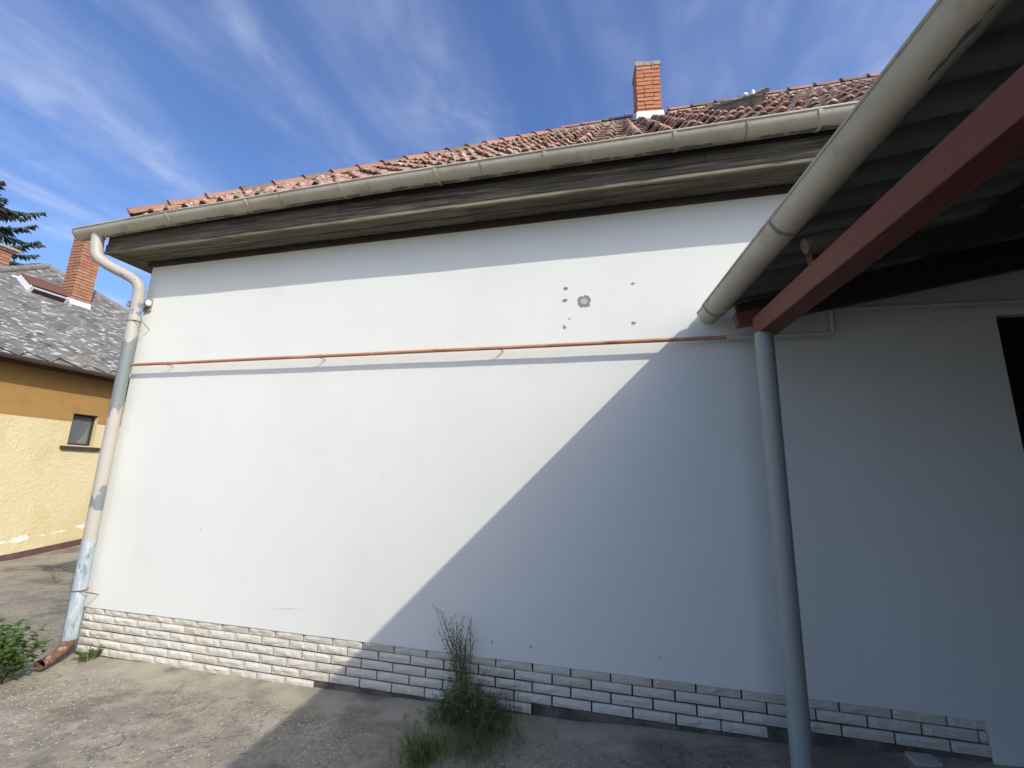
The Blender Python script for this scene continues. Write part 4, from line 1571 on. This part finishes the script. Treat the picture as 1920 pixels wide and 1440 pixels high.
# big weed by the wall: dry seed stalks over a mat of small leaves
r3 = random.Random(21)
wd_ = thing('tall_weed', 'tall weed with dry seed stalks growing from the foot of the brick plinth', 'weed', (-1.08, -.08, .06))
st, bd = MB(), MB()
tops = [(-1.36, .72), (-1.33, .69), (-1.29, .60), (-1.25, .62), (-1.22, .66), (-1.18, .62), (-1.13, .68), (-1.10, .63), (-1.07, .58), (-1.20, .55), (-1.15, .50), (-1.27, .52), (-1.31, .64), (-1.23, .58), (-1.17, .57), (-1.09, .66), (-1.12, .53), (-1.34, .55), (-1.24, .48), (-1.06, .50)]
for (tx, tz) in tops:
    p0 = Vector((-1.13 + r3.uniform(-.05, .05), -.07 + r3.uniform(-.03, .02), .06))
    p3 = Vector((tx + r3.uniform(-.01, .01), -.085 + r3.uniform(-.05, .03), tz))
    mid = p0.lerp(p3, .5) + Vector(((p0.x - p3.x) * .30, 0, 0))
    pts = [p0, p0.lerp(mid, .6), mid, mid.lerp(p3, .55) + Vector((r3.uniform(-.01, .01), 0, 0)), p3]
    st.tube(pts, [.0032, .0028, .0024, .0018, .0011], 5)
    for q in range(9):
        t = .45 + .55 * q / 9
        i0 = min(3, int(t * 4)); c = pts[i0].lerp(pts[i0 + 1], t * 4 - i0)
        dv = Vector((r3.uniform(-.8, .8), r3.uniform(-.3, .3), r3.uniform(.3, 1))).normalized()
        L_ = r3.uniform(.015, .05)
        st.tube([c, c + dv * L_ * .6, c + dv * L_ + Vector((0, 0, .006))], [.0009, .0008, .0006], 4, False)
        e = c + dv * L_ + Vector((0, 0, .006))
        bd.tube([e - dv * .002, e + Vector((0, 0, .004)), e + Vector((0, 0, .011))], [.0010, .0034, .0008], 5)
part('seed_stalks', st, 'dry', wd_)
sl_ = MB()
for k in range(260):
    zz = .10 + .42 * r3.random() ** 1.6
    sp_ = .045 + .16 * max(0, zz - .2)
    leaf(sl_, Vector((-1.135 - .16 * max(0, zz - .15) + r3.uniform(-1, 1) * sp_, -.085 + r3.uniform(-.05, .04), zz)),
         Vector((r3.uniform(-1, 1), r3.uniform(-.8, .1), r3.uniform(-.1, .9))), Vector((0, 0, 1)), r3.uniform(.018, .05), r3.uniform(.006, .013))
part('foliage', sl_, 'weedleaf', wd_)
part('seed_heads', bd, 'dry', wd_)
lf, ss = MB(), MB()
for k in range(430):
    a = r3.uniform(0, 1)
    px = -1.04 + r3.gauss(0, .125); py = -.13 + r3.uniform(-.16, .07); pz = ground_z(px, py) + r3.uniform(0, .03)
    hgt = max(.04, (.31 - .95 * abs(px + 1.09)) * r3.uniform(.35, 1.05))
    d = Vector((r3.uniform(-.45, .45), r3.uniform(-.5, .25), 1)).normalized()
    e = Vector((px, py, pz)) + d * hgt
    ss.tube([(px, py, pz), Vector((px, py, pz)) + d * hgt * .5 + Vector((r3.uniform(-.01, .01), 0, 0)), e], [.0016, .0013, .0007], 4, False)
    for q in range(5):
        c = Vector((px, py, pz)).lerp(e, r3.uniform(.25, 1))
        if c.y > -.012: c.y = -.015
        dv = rdir(r3, -.5, .7)
        if dv.y > .3: dv.y = -dv.y
        leaf(lf, c, dv, Vector((0, 0, 1)), r3.uniform(.018, .042), r3.uniform(.006, .014))
# broader leaf rosette at its foot
for k in range(12):
    dv = rdir(r3, .1, .8)
    if dv.y > 0: dv.y *= -1
    leaf(lf, Vector((-.90 + r3.uniform(-.05, .05), -.20, ground_z(-.9, -.2) + .02)), dv, Vector((0, 0, 1)), r3.uniform(.07, .12), r3.uniform(.025, .04))
part('stems', ss, 'weedleaf', wd_)
part('foliage', lf, 'weedleaf', wd_)

# grassy skirt in front of the weed
gs = thing('grass_clump', 'loose grass clump spreading over the concrete in front of the tall weed', 'grass', (-.95, -.36, .05))
gm, gs2 = MB(), MB()
for k in range(900):
    px = -.93 + r3.gauss(0, .13); py = -.36 + r3.gauss(0, .15)
    if py > -.05: py = -.05 - r3.random() * .1
    d = Vector((r3.uniform(-.7, .7), r3.uniform(-.8, .4), r3.uniform(.5, 1.3))).normalized()
    blade(gm if k % 3 else gs2, Vector((px, py, ground_z(px, py) - .005)), d, r3.uniform(.06, .19), r3.uniform(.002, .0042), r3.uniform(.1, .7), r3)
part('green_blades', gm, 'weedleaf', gs)
part('pale_blades', gs2, 'grass', gs)
gt = thing('grass_tuft', 'bright tuft of broad-bladed grass left of the tall weed at the picture edge', 'grass', (-1.2, -.6, .03))
gm = MB()
for k in range(260):
    px = -1.17 + r3.gauss(0, .05); py = -.60 + r3.gauss(0, .06)
    d = Vector((r3.uniform(-.55, .35), r3.uniform(-.5, .4), r3.uniform(.7, 1.4))).normalized()
    blade(gm, Vector((px, py, ground_z(px, py) - .005)), d, r3.uniform(.09, .25), r3.uniform(.004, .009), r3.uniform(.2, .8), r3)
part('blades', gm, 'grass', gt)
# wiry grass against the slips to the right of the weed
wg = thing('wiry_grass', 'thin wiry grass standing against the slips right of the tall weed', 'grass', (-.86, -.04, .06))
gm = MB()
for k in range(90):
    px = -.86 + r3.gauss(0, .08); py = -.03 - r3.random() * .05
    d = Vector((r3.uniform(-.35, .35), r3.uniform(-.3, .02), 1)).normalized()
    blade(gm, Vector((px, py, ground_z(px, py))), d, r3.uniform(.12, .33), r3.uniform(.0014, .0026), r3.uniform(.05, .35), r3)
part('blades', gm, 'dry', wg)


def bush(name, label, c, n, rad, hgt, Ls, mat, seed, cat='shrub'):
    r = random.Random(seed)
    t = thing(name, label, cat, c)
    s_, l_ = MB(), MB()
    for k in range(n):
        a = r.uniform(0, 6.283); q = rad * math.sqrt(r.random())
        p0 = Vector(c) + Vector((math.cos(a) * q * .35, math.sin(a) * q * .35, 0))
        p1 = Vector(c) + Vector((math.cos(a) * q, math.sin(a) * q, hgt * (1 - .45 * (q / rad) ** 2) * r.uniform(.55, 1.05)))
        mid = p0.lerp(p1, .5) + Vector((0, 0, .06 * hgt))
        s_.tube([p0, mid, p1], [.004, .003, .0012], 5, False)
        for j in range(12):
            tt = .25 + .78 * j / 12
            cc = p0.lerp(mid, tt * 2) if tt < .5 else mid.lerp(p1, min(1, tt * 2 - 1))
            dv = rdir(r, -.2, .7)
            leaf(l_, cc, dv, Vector((r.uniform(-.4, .4), r.uniform(-.4, .4), 1)), r.uniform(.6, 1.15) * Ls, r.uniform(.38, .55) * Ls)
    part('stems', s_, 'weedleaf', t)
    part('foliage', l_, mat, t)
    return t


bush('leafy_bush', 'leafy green bush growing at the left edge beside the downspout outlet', (-4.72, -.62, -.01), 80, .31, .50, .066, 'leaf', 5)
bush('low_weed', 'low feathery weed at the foot of the downspout', (-4.53, -.06, 0.0), 26, .12, .13, .022, 'leaf', 6, 'weed')
sg = thing('dry_sprig', 'small dry sprig growing out of the concrete near the yellow house', 'weed', (-7.95, 1.75, .0))
b = MB()
for k in range(9):
    d = Vector((r3.uniform(-.5, .5), r3.uniform(-.5, .5), 1)).normalized()
    b.tube([(-7.95, 1.75, .0), Vector((-7.95, 1.75, .0)) + d * .12, Vector((-7.95, 1.75, .0)) + d * .25 + Vector((r3.uniform(-.05, .05), 0, 0))], [.004, .003, .001], 4, False)
part('stems', b, 'dry', sg)

# flat pale tile lying by the plinth under the carport
b = MB()
pz = ground_fine(1.51, -.05) + .012
q = [(1.445, -.005), (1.565, .0), (1.575, -.085), (1.45, -.10)]
b.add([(x, y, pz - .02) for x, y in q] + [(x, y, pz + .006) for x, y in q], [(4, 5, 6, 7)[::-1], (0, 1, 5, 4), (1, 2, 6, 5), (2, 3, 7, 6), (3, 0, 4, 7)])
o = part('loose_tile', b, 'paper')
tag(o, 'pale flat tile lying on the ground right of the carport post', 'tile')


# plant matter too fine to pick apart
for o in bpy.data.objects:
    if o.parent and o.name.split('.')[0] in ('stems', 'foliage', 'seed_heads', 'seed_stalks', 'blades', 'green_blades', 'pale_blades', 'crown', 'branch_wood'):
        o["kind"] = "stuff"

# softened arrises on timber and steel
for o in bpy.data.objects:
    if o.type == 'MESH' and o.name.split('.')[0] in ('beam', 'rafter', 'rafter_end', 'ledger', 'fascia_board', 'soffit_board', 'fascia_trim', 'frieze_board', 'sill', 'door', 'loose_tile'):
        if o.name.startswith('rafter_end') and len(o.data.polygons) > 12:
            continue
        bv = o.modifiers.new('edge', 'BEVEL')
        bv.width = .006 if o.name.startswith('beam') else .003
        bv.segments = 2
        bv.limit_method = 'ANGLE'
